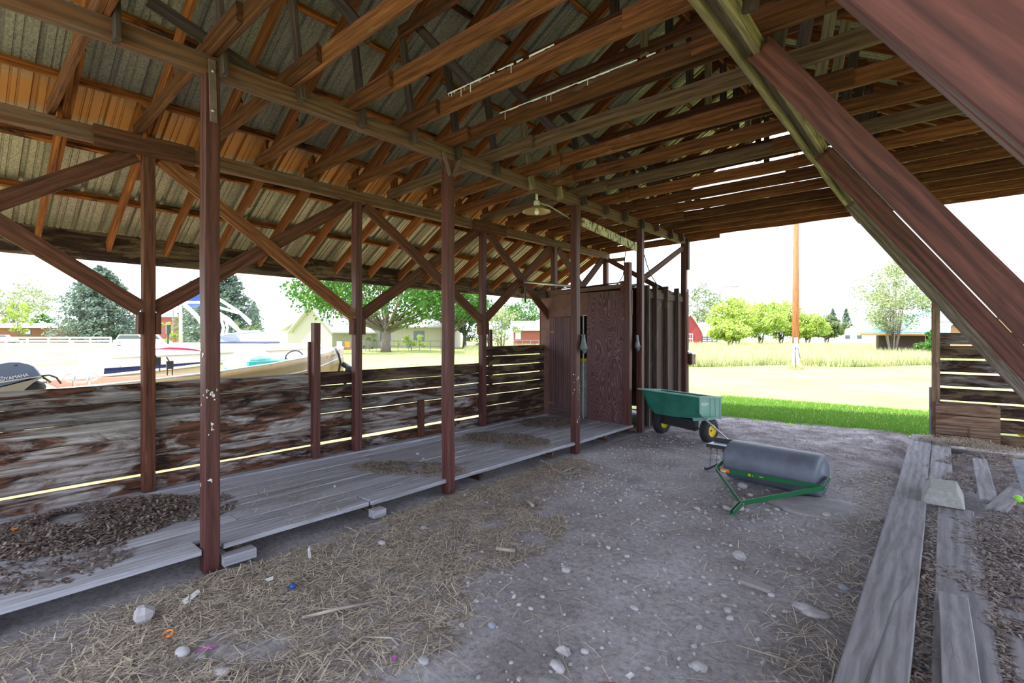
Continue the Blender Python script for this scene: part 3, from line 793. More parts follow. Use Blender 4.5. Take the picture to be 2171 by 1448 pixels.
# wedge shaped concrete block
cb = [P(1950,1066,Z=.17), P(2048,1081,Z=.17), P(2038,1030,Z=.17), P(1962,1024,Z=.17)]
y0, y1 = cb[0].y, 6.25; x0, x1 = cb[0].x, cb[1].x
bb = MB()
V = [(x0,y0,.17),(x1,y0,.17),(x1,y1,.17),(x0,y1,.17),(x0+.06,y0+.08,.30),(x1-.05,y0+.08,.30),(x1-.05,y1-.05,.30),(x0+.06,y1-.05,.30)]
bb.add(V, [(0,3,2,1),(4,5,6,7),(0,1,5,4),(1,2,6,5),(2,3,7,6),(3,0,4,7)])
o = bb.build('pier_block', M_conc); md = o.modifiers.new('bev', 'BEVEL'); md.width = .012; md.segments = 2
tag(o, 'tapered grey concrete pier block sitting on the platform planks', 'block')
# crate
cx0, cx1, cy = -.075, .60, 9.50
ztop = P(1990, 856, Y=cy).z
t = thing('wooden_crate', ((cx0+cx1)/2, cy+.25, .10), 'brown slatted wooden crate in front of the far plank wall', 'crate')
n = 4; hh = (ztop-.08)/n
for k in range(n):
    zc = .08+hh*(k+.5)
    board('front_slat', (cx0, cy, zc), (cx1, cy, zc), hh-.006, .02, M_crate, t)
    board('back_slat', (cx0, cy+.42, zc), (cx1, cy+.42, zc), hh-.006, .02, M_crate, t)
    board('side_slat', (cx0+.01, cy+.02, zc), (cx0+.01, cy+.41, zc), hh-.006, .02, M_crate, t)
    board('side_slat', (cx1-.01, cy+.02, zc), (cx1-.01, cy+.41, zc), hh-.006, .02, M_crate, t)
for xx in (cx0+.03, cx1-.03): board('corner_post', (xx, cy+.03, .08), (xx, cy+.03, ztop), .04, .04, M_crate, t, up=(1,0,0))
bb = MB(); bb.box((cx0, cy, .08), (cx1, cy+.42, .10)); bb.build('bottom', M_crate, t)
bb = MB(); bb.box((.275, cy-.018, .10), (.292, cy-.010, .36)); bb.build('strap', M_rust, t)
# grey sheet leaning at the right edge
p1 = P(2145, 974, Z=.42); p2 = P(2171, 1052, Z=.17)
bb = MB()
V = [p1, P(2171,978,Z=.42)+Vector((.25,0,0)), p2+Vector((.45,-.1,.02)), p2+Vector((.0,0,0))]
bb.prism(V, (0,-.012,.012))
o = bb.build('folding_table', plain('grey_plastic', (.33,.35,.40), .6, var=.25)); tag(o, 'grey plastic panel tilted at the right edge beside the tennis ball', 'panel')
c = P(2158, 1058, Z=.20)
bb = MB(); bb.blob(c+Vector((0,0,-.002)), .034, .034, .034, 20, 12, 0); t = bb.build('tennis_ball', plain('tennis_felt', (.30,.72,.06), .9, bump=.4)); tag(t, 'bright green tennis ball under the tilted grey panel', 'ball')
ring = MB(); ring.tube([(c.x+.0345*math.cos(a_), c.y+.010*math.sin(2*a_)-.004, c.z+.0345*math.sin(a_)) for a_ in [i*math.pi/10 for i in range(21)]], .0015, 5); ring.build('seam', M_white, t)
c = P(2168, 925, Z=.15)
bb = MB(); bb.blob(c+Vector((.03,0,.03)), .08, .05, .045, 10, 8, .2); o = bb.build('yellow_toy', M_yellow); tag(o, 'yellow plastic object at the right edge by the plank wall', 'toy')

# ================================================================ LAWN ROLLER
C1 = Vector((-1.87, 6.07, .222)); C2 = Vector((-.91, 5.92, .220)); ax = (C2-C1).normalized()
t = thing('lawn_roller', (-1.4, 6.0, 0), 'grey-blue plastic lawn roller with a green pull frame lying on the dirt', 'roller')
M_roll = plain('roller_plastic', (.125,.145,.185), .5, var=.22, vs=6)
Ml, Lr = frame_from(C1, C2)
Ml = Ml @ Matrix.Rotation(math.pi/2, 4, 'Y')
prof = [(0,-.02),(.03,-.02),(.035,.0),(.15,.002),(.195,.008),(.209,.018),(.217,.035),(.220,.06)]
prof += [(.220, Lr-.06)] + [(r, Lr-z) for r, z in prof[::-1][1:]]
bb = MB(); bb.lathe(prof, Ml, 56); bb.build('drum', M_roll, t)
bb = MB(); bb.tube([C1-ax*.06, C2+ax*.06], .012, 8); bb.build('axle', M_steel, t)
Tt = P(1552, 1090, Z=.03)
nf = (C2-C1).cross(Tt-C1).normalized()
if nf.z < 0: nf = -nf
def fr(u, v, d=0): return PP(u, v, C1, nf)
A1 = C1-ax*.045; A2 = C2+ax*.05
K1 = fr(1517.5, 994); K2 = fr(1746, 1035); J = fr(1571, 1067); Tt = fr(1551, 1088)
def bar(nm, a, c, wd=.048, th=.008, par=None, up=None):
    return board(nm, a, c, wd, th, M_gpaint, par or t, up=up or tuple(nf), wob=0, ch=.001)
bar('side_bracket', A1, K1); bar('side_bracket', A2, K2)
fb = bar('front_bar', K1, K2)
bar('tongue_arm', K1, J+(K1-J)*.0); bar('tongue_arm', K2, J)
off = (C2-C1).normalized()*.014
bar('hitch_plate', J-off, Tt-off); bar('hitch_plate', J+off, Tt+off)
bb = MB()
outn = ax.cross(nf).normalized()
if outn.y > 0: outn = -outn
for p_ in (K2+(A2-K2)*.12+ax*.006, K2+(A2-K2)*.35+ax*.006, A2+ax*.006, J+outn*.0+off*1.4):
    bb.tube([p_, p_+ax*.008], .010, 8)
bb.build('bolt', M_steel, t)
# labels on the front bar
fd = (K2-K1).normalized()
def decal(nm, mat, s0, s1, h0, h1, par, eps=.0052):
    base = K1+outn*eps
    V = [base+fd*s0+nf*h0, base+fd*s1+nf*h0, base+fd*s1+nf*h1, base+fd*s0+nf*h1]
    q = MB(); q.prism(V, outn*.0008); return q.build(nm, mat, par)
LB = (K2-K1).length
M_orange = plain('orange_paint', (.85,.22,.03), .5)
decal('warning_label', M_orange, LB*.05, LB*.14, -.020, .020, fb)
decal('label_text_panel', M_white, LB*.055, LB*.11, -.016, .0, fb, .0062)
decal('label_bar', M_black, LB*.115, LB*.135, -.014, -.008, fb, .0066)
q = MB(); pc = K1+outn*.005+fd*LB*.345; 
q.prism([pc+fd*.014*math.cos(a_)+nf*.014*math.sin(a_) for a_ in [i*math.pi/8 for i in range(16)]], outn*.0008); q.build('emblem', M_yellow, fb)
q = MB(); pc = pc+outn*.001
q.prism([pc+fd*x_+nf*z_ for x_, z_ in ((-.009,.001),(-.004,.006),(.003,.004),(.009,.007),(.006,.0),(.009,-.006),(.002,-.002),(-.005,-.006))], outn*.0006); q.build('emblem_figure', M_black, fb)
def text(nm, body, size, origin, xd, zd, mat, par, ext=.0006, bold=0):
    cu = bpy.data.curves.new(nm, 'FONT'); cu.body = body; cu.size = size; cu.extrude = ext; cu.offset = bold
    tmp = bpy.data.objects.new('t_tmp', cu); COL.objects.link(tmp)
    dg = bpy.context.evaluated_depsgraph_get(); dg.update()
    me = bpy.data.meshes.new_from_object(tmp.evaluated_get(dg)); bpy.data.objects.remove(tmp)
    xd = Vector(xd).normalized(); zd = Vector(zd); zd = (zd-xd*zd.dot(xd)).normalized(); nn = xd.cross(zd)
    M = Matrix.Identity(4)
    for i in range(3): M[i][0], M[i][1], M[i][2], M[i][3] = xd[i], zd[i], nn[i], origin[i]
    me.materials.clear(); me.materials.append(mat)
    o = bpy.data.objects.new(nm, me); COL.objects.link(o); place(o, par, M); return o
text('lettering', 'J', .022, K1+outn*.006+fd*LB*.375-nf*.007, fd, nf, M_yellow, fb)
text('brand_lettering', 'EERE', .020, K1+outn*.006+fd*LB*.44-nf*.007, fd, nf, M_yellow, fb)

# ================================================================ DETHATCHER
t = thing('lawn_dethatcher', P(1520, 990, Z=0), 'black steel lawn dethatcher with wire tines lying behind the roller', 'tool')
a = P(1497, 944, Z=.30); c = P(1538, 952, Z=.30); d2 = P(1556, 944, Z=.30)
Md, Ld = frame_from(a, c+Vector((.35,0,0)))
bb = MB(); bb.box((0,-.0,-.02),(.62,.006,.02), M=Md); bb.box((0,0,.014),(.62,.22,.02), M=Md); bb.box((0,.215,.014),(.62,.222,.07), M=Md); bb.build('tray', M_blackm, t)
bb = MB(); bb.box((.02,.01,.0205),(.6,.20,.022), M=Md); bb.build('tray_deck', plain('worn_black_steel', (.16,.19,.24), .35, metal=.4), t)
for k in range(6):
    bb = MB(); x = .045+k*.075
    pts = [Md @ Vector((x+.012*math.cos(q), .03+.018*math.sin(q), -.035+.018*math.cos(q))) for q in [j*.6 for j in range(11)]]
    bb.tube(pts, .004, 5); bb.tube([pts[-1], Md @ Vector((x, .03, -.14)), Md @ Vector((x-.01, .02, -.27))], .0035, 5)
    bb.build('tine', M_rust, t)
a = P(1496, 994, Z=.03); c = P(1545, 972, Z=.10)
board('lower_rail', a, c, .03, .05, M_blackm, t, wob=0); board('foot_strip', a-Vector((.04,0,.01)), a+(c-a)*.4, .01, .04, M_steel, t, wob=0)

# ================================================================ UTILITY CART
WL = P(1390, 920, Z=0); WR = P(1490, 940, Z=0)
ad = (WR-WL); ad.z = 0; ad.normalize(); fwv = Vector((ad.y, -ad.x, 0))      # fwv points towards the camera
t = thing('utility_cart', (WL+WR)/2, 'green plastic utility cart with yellow wheels beside the batten wall', 'cart')
RW = .185; CWL = WL+Vector((0,0,RW))-fwv*.16; CWR = WR+Vector((0,0,RW))-fwv*.16
M_tyre = plain('tyre_rubber', (.022,.022,.024), .8, bump=.5, vs=40)
for cw in (CWL, CWR):
    M_, _ = frame_from(cw-ad*.065, cw+ad*.065); M_ = M_ @ Matrix.Rotation(math.pi/2, 4, 'Y')
    wh = bpy.data.objects.new('wheel', None)
    bb = MB(); bb.lathe([(.095,.005),(.12,.0),(.165,.006),(.182,.022),(RW,.05),(RW,.08),(.182,.108),(.165,.124),(.12,.13),(.095,.125)], M_, 40)
    for k in range(36):
        q = 2*math.pi*k/36
        for zz in (.022, .07):
            Mt = M_ @ Matrix.Rotation(q+(.08 if zz > .05 else 0), 4, 'Z') @ Matrix.Translation((RW-.002, 0, zz))
            bb.box((0,-.010,0),(.007,.010,.036), M=Mt)
    ty = bb.build('wheel', M_tyre, t)
    bb = MB(); bb.lathe([(0,.095),(.03,.098),(.035,.085),(.07,.080),(.090,.105),(.098,.122),(.101,.125),(.10,.10),(.097,.01),(.09,.02),(.07,.05),(.0,.05)], M_, 32); bb.build('rim', M_yellow, ty)
    bb = MB(); bb.lathe([(0,.112),(.012,.11),(.013,.095)], M_, 10); bb.build('hub_cap', M_rust, ty)
bb = MB(); bb.tube([CWL, CWR], .013, 8); bb.build('axle', M_blackm, t)
# tub: front face corners from the photo on a plane along the axle
fp = (WL+WR)/2+fwv*.02
def tf(u, v, d=0): return PP(u, v, fp+fwv*d, fwv)
RL = tf(1357, 825, .06); RR = tf(1481, 842, .06)
BL1 = tf(1371, 863); BL2 = tf(1384, 875); BB1 = tf(1385, 876); BR = tf(1479, 888, -.02)
back = -fwv*.58 + Vector((0,0,-.055))
M_green = plain('green_plastic', (.022,.16,.115), .55, var=.3, vs=4)
M_green_lit = plain('lit_green_plastic', (.22,.40,.33), .6, var=.12, vs=5)  # paler copy of the tub green, light painted into the colour
def lerp(a, b_, k): return a+(b_-a)*k
t0 = MB()
# loops of the tub shell from front to back: outline polygon in axle plane
def loop(k, ins=0):
    o_ = back*k
    pts = [RL+o_, tf(1360, 830, .05)+o_, BL1+o_+Vector((0,0,.01)), BL2+o_, tf(1387, 877)+o_, tf(1430, 884, .0)+o_, BR+o_, tf(1481, 876)+o_, RR+o_]
    cen = sum(pts, Vector())/len(pts)
    return [p if not ins else p+(cen-p)*ins+Vector((0,0,ins*.1)) for p in pts]
L0, L1 = loop(.06), loop(.94)
nn_ = len(L0)
V = L0+L1
t0.add(V, [tuple(range(nn_)), tuple(range(nn_, 2*nn_))[::-1]] + [(i, nn_+i, nn_+i+1, i+1) for i in range(nn_-1)])
tub = t0.build('tub', M_green, t); md = tub.modifiers.new('s', 'SOLIDIFY'); md.thickness = .006
# rim lip
bb = MB(); q0, q1 = RL+Vector((0,0,.008))-ad*.015, RR+Vector((0,0,.008))+ad*.012
cor = [q0+fwv*.02, q1+fwv*.02, q1+back*1.0, q0+back*1.0]
for i in range(4):
    a_, c_ = cor[i], cor[(i+1) % 4]; M_, L_ = frame_from(a_, c_); bb.box((-.012,-.022,-.010),(L_+.012,.022,.010), M=M_)
bb.build('rim_lip', M_green_lit, t)
# ribbed end panel on the right, painted paler for the light it faces
e0, e1 = RR+ad*.006, RR+ad*.006+back*.96
b0, b1 = BR+ad*.03+Vector((0,0,.05)), BR+ad*.03+back*.96
bb = MB(); bb.prism([e0, e1, b1, b0], ad*.01); ep = bb.build('end_panel', M_green_lit, t)
for k in (.50, .74, .97):
    a_ = lerp(e0, e1, k)+ad*.012; c_ = lerp(b0, b1, k)+ad*.012
    board('rib', a_, c_, .03, .016, M_green_lit, t, up=tuple(fwv), wob=0)
bb = MB(); a_ = lerp(lerp(e0,e1,.08), lerp(b0,b1,.08), .28)+ad*.0115; ev = (e1-e0)*.32; dv = (b0-e0).normalized()*.055
bb.prism([a_, a_+ev, a_+ev+dv, a_+dv], ad*.001); lab = bb.build('label', plain('label_white', (.62,.62,.62), .5), t)
bb = MB(); bb.box((0,-.0,0),(.001,.001,.001))
g = lerp(a_, a_+ev, .15)+dv*.65+ad*.0015
text('label_print', 'BRUTE', .026, g, ev, -dv, plain('label_grey', (.38,.38,.40), .6), lab)
# chassis under the tub
bb = MB()
pa, pb = tf(1397, 877, -.12), tf(1473, 891, -.12)
bb.prism([pa, pb, pb+Vector((0,0,-.17)), pa+Vector((0,0,-.15))], -fwv*.10); bb.build('chassis', M_black, t)
bb = MB(); pa = tf(1468, 886, .0); bb.prism([pa, tf(1500, 886, .0), tf(1498, 892, .0), tf(1470, 893, .0)], -fwv*.3); bb.build('tub_foot', M_green_lit, t)
bb = MB(); a_ = tf(1481, 877, .0); c_ = P(1553, 941, Z=.17); bb.tube([a_, lerp(a_, c_, .3), c_, c_+(c_-a_)*.2], .013, 10); bb.build('tow_bar', M_steel, t)

# ================================================================ STRAW, LITTER, GRAVEL (stuff)
def zfl(x, y):
    if x < -3.84 and x > -5.9 and y < 7.8: return DZ+.002
    if x > -.10: return .15
    if x > -.36 and y > 1: return .19
    return dirt_z(x, y)
def strands(nm, mat, regions, lmin, lmax, r, lb, cat, flat=.25, cap=99999):
    b = MB()
    for (fn, n) in regions:
        for _ in range(n):
            q = fn()
            if q is None: continue
            x, y, h = q
            L_ = R(lmin, lmax); a = R(0, 6.283); z = zfl(x, y)+.003+h*random.random()
            dx, dy, dzz = math.cos(a)*L_/2, math.sin(a)*L_/2, R(-flat, flat)*L_*.35
            if z-abs(dzz) < zfl(x, y): z = zfl(x, y)+abs(dzz)+.002
            px, py = -math.sin(a)*r, math.cos(a)*r; rr = r*R(.6,1.3); px, py = -math.sin(a)*rr, math.cos(a)*rr
            bz = R(-.004,.008)
            V = [(x-dx-px, y-dy-py, z-dzz), (x-dx+px, y-dy+py, z-dzz), (x+px, y+py, z+bz+rr*.6), (x-px, y-py, z+bz+rr*.6), (x+dx-px*.6, y+dy-py*.6, z+dzz), (x+dx+px*.6, y+dy+py*.6, z+dzz)]
            b.add(V, [(0,3,2,1),(3,4,5,2)])
    o = b.build(nm, mat, M=Matrix()); return tag(o, lb, cat, kind='stuff')
def ell(cx, cy, rx, ry, h, rot=0):
    def f():
        while 1:
            a, c = R(-1,1), R(-1,1); d = a*a+c*c
            if d < 1: break
        q = max(0, 1-d)
        if noise.noise(Vector((cx+a*2.2, cy+c*2.2, 7))) < -.28: return None
        x, y = a*rx, c*ry; cr_, sr_ = math.cos(rot), math.sin(rot)
        return (cx+x*cr_-y*sr_, cy+x*sr_+y*cr_, h*q)
    return f
strip = lambda: (lambda y: (-3.80+abs(random.gauss(0, .26 if y > 2.6 else .75)), y, .012))(R(.0, 5.6))
strip2 = lambda: (lambda y: (-.40-abs(random.gauss(0, .20)), y, .012))(R(1.6, 7.5))
def anyw():
    return (R(-3.8, -.5), R(.2, 7), .004)
strands('straw', M_straw, [(strip, 7500), (ell(-2.85, 1.4, .95, 1.1, .02), 5600), (ell(-2.95, 3.0, .65, .9, .02), 3600), (ell(-3.3, 4.6, .5, .8, .015), 700), (strip2, 1500), (anyw, 1300)], .04, .19, .0026, 'golden straw scattered over the dirt along the left platform', 'straw')
strands('straw', M_straw, [(ell(-4.6, 3.55, .7, .28, .03, .5), 2200), (ell(-4.75, 5.35, .75, .42, .05, .2), 3000), (ell(-5.1, 7.0, .6, .5, .04), 1800), (ell(-4.5, 2.2, .7, .5, .01), 260), (ell(-5.0, 6.2, .9, .8, .01), 500)], .03, .13, .0022, 'straw and litter in drifts on the left platform planks', 'straw')
strands('leaf_litter', M_chaff, [(ell(-5.2, .85, .62, .75, .09), 7000), (ell(-5.0, 1.5, .4, .35, .02), 700), (ell(-4.4, .55, .35, .4, .02), 500), (ell(-4.6, 3.6, .6, .25, .03, .5), 500), (ell(-4.85, 5.5, .7, .4, .04, .2), 1100), (ell(-5.2, 7.0, .5, .5, .04), 900)], .02, .075, .0075, 'dead leaves and chaff lying in piles on the left platform, largest near the camera', 'leaves', .5)
strands('leaf_litter', M_chaff, [(ell(.55, 6.8, .70, 2.0, .03), 6500), (ell(.50, 4.9, .45, .9, .03), 3600), (ell(.25, 4.1, .35, .25, .015), 900), (ell(.36, 3.6, .35, .12, .01, -.3), 500), (ell(.215, 3.3, .035, .9, .01), 500), (ell(.34, 2.75, .13, .35, .02), 900), (ell(.75, 3.2, .15, .9, .02), 700), (lambda: (R(-.10,-.03), R(1.5,5.6), -.10), 900)], .015, .07, .0065, 'grey-brown chaff and leaf litter over the right platform', 'leaves', .5)
strands('hay', M_straw, [(ell(.25, 9.15, .55, .28, .11), 3400), (ell(.75, 8.9, .5, .5, .05), 1500), (ell(.0, 9.3, .3, .15, .02), 500)], .02, .10, .0018, 'matted hay heaped in front of the crate', 'hay', .9)
# gravel
b = MB()
for k in range(5200):
    if k < 3400: x, y = R(-3.7,-.5), R(4.5, 10.6)
    else: x, y = R(-3.4,-.5), R(1.2, 5.5)
    r_ = .003+.014*random.random()**3.6
    b.blob((x, y, dirt_z(x, y)+r_*.3), r_*R(.8,1.5), r_, r_*.7, 5, 3, .2, 0, R(0,3), k*.37, False)
o = b.build('gravel', M_rock, M=Matrix()); tag(o, 'fine gravel strewn over the dirt floor', 'gravel', kind='stuff')
# individual stones, positions read from the photo
ST = [(305,1318,.055,'rough grey rock with flat facets lying in straw near the left platform'),(1200,1210,.03,'round white stone alone in the middle of the dirt'),
(1730,1300,.045,'long flat stone, lower of the pair by the split plank'),(1708,1287,.045,'flat oval stone, upper of the pair by the split plank'),
(1567,1182,.045,'blocky grey stone on the dirt right of centre'),(1575,1028,.05,'grey stone against the front of the roller'),
(1568,1075,.04,'upright pale stone just below the roller hitch'),(1583,1077,.022,'small round stone beside the upright pale stone'),
(1541,1074,.03,'oval white stone left of the roller hitch'),(1590,1045,.028,'pale stone between the roller and its frame'),
(1752,1092,.035,'pointed grey stone on the cracked ground right of the roller'),(1447,937,.0,''),(1440,926,.04,'white stone between the cart wheels'),
(1516,972,.06,'large round pale stone behind the dethatcher'),(1790,1245,.03,'blue-grey pebble near the split plank'),(1483,1413,.035,'pale pebble at the bottom right of the dirt'),
(1480,1412,.0,''),(1182,1414,.03,'oval grey pebble near the bottom edge, centre'),(898,1397,.03,'white flat stone near the bottom edge, left of centre'),
(1043,1326,.025,'dark grey pebble with pale cap on the bare dirt'),(387,1387,.035,'white round stone beside the pink plastic strip'),(470,1425,.035,'flat grey stone near the bottom left'),
(430,1393,.02,'small flat stone just right of the pink plastic strip'),(1345,1288,.018,'small oval stone on bare dirt'),(1195,1382,.035,'angular grey stone near the bottom centre'),
(1240,1380,.02,'smooth pebble in a tuft of straw'),(1290,1162,.02,'little white stone left of the blocky grey stone'),(1647,1077,.025,'white stone under the roller frame arm'),
(1478,1075,.022,'oval stone far left of the roller hitch'),(1625,1077,.02,'tan stone under the roller frame'),(1700,1120,.022,'pale stone in front of the cracked slab'),
(1535,1260,.018,'small stone on dirt below the blocky grey stone'),(1480,1160,.016,'small pebble on open dirt'),(1930,1410,.07,'large blue-grey cobble under the platform gap'),
(1665,1292,.018,'small pale stone left of the flat pair'),(1543,1292,.022,'pale stone near the bottom right dirt'),(1548,1308,.02,'grey pebble below the pale stone'),
(1635,1258,.02,'chalky pebble near the sunken brick'),(1500,1295,.014,'tiny white pebble alone at the lower right'),(1395,1130,.016,'small white pebble at mid distance'),
(985,1050,.022,'white stone at the foot of the second inner post'),(1000,1047,.018,'second small white stone at the foot of the second inner post'),(810,1152,.03,'pale oval stone in the straw below the platform'),
(898,1120,.03,'blue-grey stone in the straw near the second inner post'),(800,1125,.02,'grey stone in straw left of the blue-grey one'),(500,1340,.016,'round tan pebble in straw'),
(885,962,.025,'white stone on the left platform'),(897,972,.018,'second white stone on the left platform'),(710,1030,.015,'tiny white chip on the platform'),
(1275,990,.016,'white pebble on the dirt beyond the third inner post'),(1325,994,.016,'pale pebble mid dirt'),(1360,1030,.016,'pebble mid dirt, nearer'),(1315,1060,.02,'white stone mid dirt'),
(1405,1090,.018,'round pebble on the open dirt, centre right'),(1640,1300,.015,'tiny stone near the flat pair'),(1330,1180,.018,'light stone mid dirt left'),(1325,1235,.016,'white chip mid dirt'),(1150,1265,.014,'small chip on dirt')]
used = {}
for k, (u, v, r_, lb) in enumerate(ST):
    if not r_: continue
    z0 = .0
    p = P(u, v, Z=.015)
    if p.x < -3.86: z0 = DZ; p = P(u, v, Z=DZ+.01)
    b = MB(); z = (dirt_z(p.x, p.y) if z0 == 0 else z0)
    ang = 'rough' in lb or 'angular' in lb or 'blocky' in lb
    if 'slab' in lb or 'flat' in lb: fl = .45
    else: fl = .7
    if 'rough' in lb: fl = 1.0; z += .02
    b.blob((p.x, p.y, z+r_*fl*.55), r_*1.15*(1.5 if 'long' in lb or 'oval' in lb else 1), r_*.9, r_*fl, 12 if not ang else 7, 8 if not ang else 5, .22 if ang else .10, 0, R(-.6,.6), k*1.7, not ang)
    o = b.build('stone', M_rockb if 'blue' in lb or 'dark' in lb else M_rock); tag(o, lb, 'stone', 'stones on the dirt floor')
# sunken brick, slab, sticks
p = P(1608, 1238, Z=.01); o = board('brick', p+Vector((-.10,-.02,0)), p+Vector((.10,-.05,.004)), .025, .07, plain('old_brick', (.30,.27,.27), .95)); tag(o, 'grey brick sunk flush into the dirt', 'brick')
p = P(1745, 1085, Z=0); b = MB(); b.blob((p.x-.02, p.y+.12, .0), .48, .36, .03, 22, 6, .14, 0, .2, 3.3); o = b.build('rock_slab', plain('slab', (.33,.31,.325), .95, var=.15)); tag(o, 'broad flat rock slab flush with the dirt under the roller end', 'slab')
def stick(pts, r, lb, mat=None, nm='stick'):
    b = MB(); b.tube([P(u, v, Z=z) for u, v, z in pts], r, 6); o = b.build(nm, mat or M_barkl); return tag(o, lb, 'stick')
M_barkl = plain('dry_stick', (.36,.31,.26), .9, var=.3)
stick([(1560,1367,.02),(1640,1390,.015),(1705,1412,.015)], .004, 'long pale stalk lying on the dirt at the bottom right')
stick([(1150,968,.02),(1165,990,.03),(1190,1001,.04),(1218,990,.05)], .006, 'pale curved twig on the dirt by the platform edge')
stick([(1145,975,.10),(1168,985,.06),(1175,998,.03)], .005, 'short pale twig crossing the curved one')
stick([(1120,1062,.02),(1130,1072,.02)], .016, 'stubby broken piece of wood on open dirt')
stick([(1052,1163,.03),(1070,1165,.03),(1092,1168,.02)], .015, 'corn-cob like stub in the straw, centre')
stick([(288,1340,.02),(300,1300,.02),(283,1395,.02),(262,1448,.015)], .008, 'brown stick in the straw pointing at the grey rock')
stick([(1110,1320,.012),(1140,1308,.012)], .004, 'thin dark twig on bare dirt')
stick([(1245,1243,.012),(1272,1230,.012)], .004, 'thin twig right of the dark one')
stick([(640,1310,.02),(720,1290,.03),(800,1275,.02)], .010, 'bundle-like stick in the straw, left of centre')
stick([(725,1385,.012),(770,1350,.02),(830,1352,.02),(845,1368,.012)], .005, 'bent thin twig arching on the dirt')
# litter
def flake(pts, z, mat, lb, nm, cat='litter'):
    b = MB(); V = [P(u, v, Z=z+(i % 2)*.006) for i, (u, v) in enumerate(pts)]; b.prism(V, (0,0,.002)); o = b.build(nm, mat); return tag(o, lb, cat)
M_pink = plain('pink_plastic', (.50,.10,.42), .5); M_orp = plain('orange_plastic', (.90,.26,.02), .5)
flake([(408,1384),(450,1375),(463,1368),(440,1370)], .015, M_pink, 'strip of purple-pink plastic in the straw at the lower left', 'plastic_strip')
flake([(829,1392),(841,1390),(840,1398),(832,1399)], .012, M_pink, 'small magenta scrap on bare dirt', 'plastic_scrap')
flake([(1157,1000),(1172,998),(1168,1004)], .012, M_pink, 'small pink scrap beside the curved twig', 'plastic_scrap')
flake([(393,1268),(420,1250),(425,1255),(408,1270)], .02, M_white, 'torn white scrap in straw below the nearest post', 'paper_scrap')
flake([(385,1275),(402,1262),(405,1275),(392,1282)], .02, M_white, 'lower torn white scrap in straw below the nearest post', 'paper_scrap')
flake([(562,1228),(580,1222),(578,1230),(566,1232)], .02, M_white, 'white folded scrap near the blue cap', 'paper_scrap')
flake([(1326,1432),(1338,1425),(1345,1432),(1335,1440)], .015, M_white, 'bent white plastic bracket at the bottom edge', 'paper_scrap')
flake([(652,1165),(656,1158),(660,1182),(654,1184)], .025, M_white, 'thin white shard standing in the straw', 'paper_scrap')
p = P(620, 1243, Z=.02); b = MB(); b.lathe([(0,.012),(.018,.012),(.020,.0),(.020,-.012),(.017,-.012),(.017,.008),(0,.008)], Matrix.Translation(p) @ Matrix.Rotation(.9, 4, 'X'), 16)
o = b.build('bottle_cap', plain('blue_plastic', (.01,.07,.30), .4)); tag(o, 'dark blue bottle cap in the straw', 'cap')
p = P(356, 1346, Z=.02); b = MB(); b.tube([p+Vector((.035*math.cos(a_)*1.1, .022*math.sin(a_), .010*math.sin(a_*1+.5)+.006)) for a_ in [i*math.pi/9 for i in range(19)]], .0055, 6, caps=False)
o = b.build('plastic_ring', M_orp); tag(o, 'bright orange plastic ring in the straw', 'ring')
b = MB(); pts = [P(1396,1400,Z=.015),P(1397,1392,Z=.015),P(1404,1388,Z=.015),P(1411,1394,Z=.015),P(1413,1410,Z=.015)]; b.tube(pts, .005, 6)
o = b.build('metal_hook', M_steel); tag(o, 'small bent metal hook on the dirt near the bottom edge', 'hook')
b = MB(); b.blob(P(315,1057,Z=.16), .045, .035, .03, 10, 7, .5, 0, 0, 4); o = b.build('dry_seed_head', M_bark); tag(o, 'dark dry seed head on the platform at the foot of the nearest outer post', 'litter')
flake([(22,1122),(38,1118),(36,1124),(26,1126)], .19, M_orp, 'small orange maple leaf on the dark leaf pile', 'dead_leaf', 'leaf')

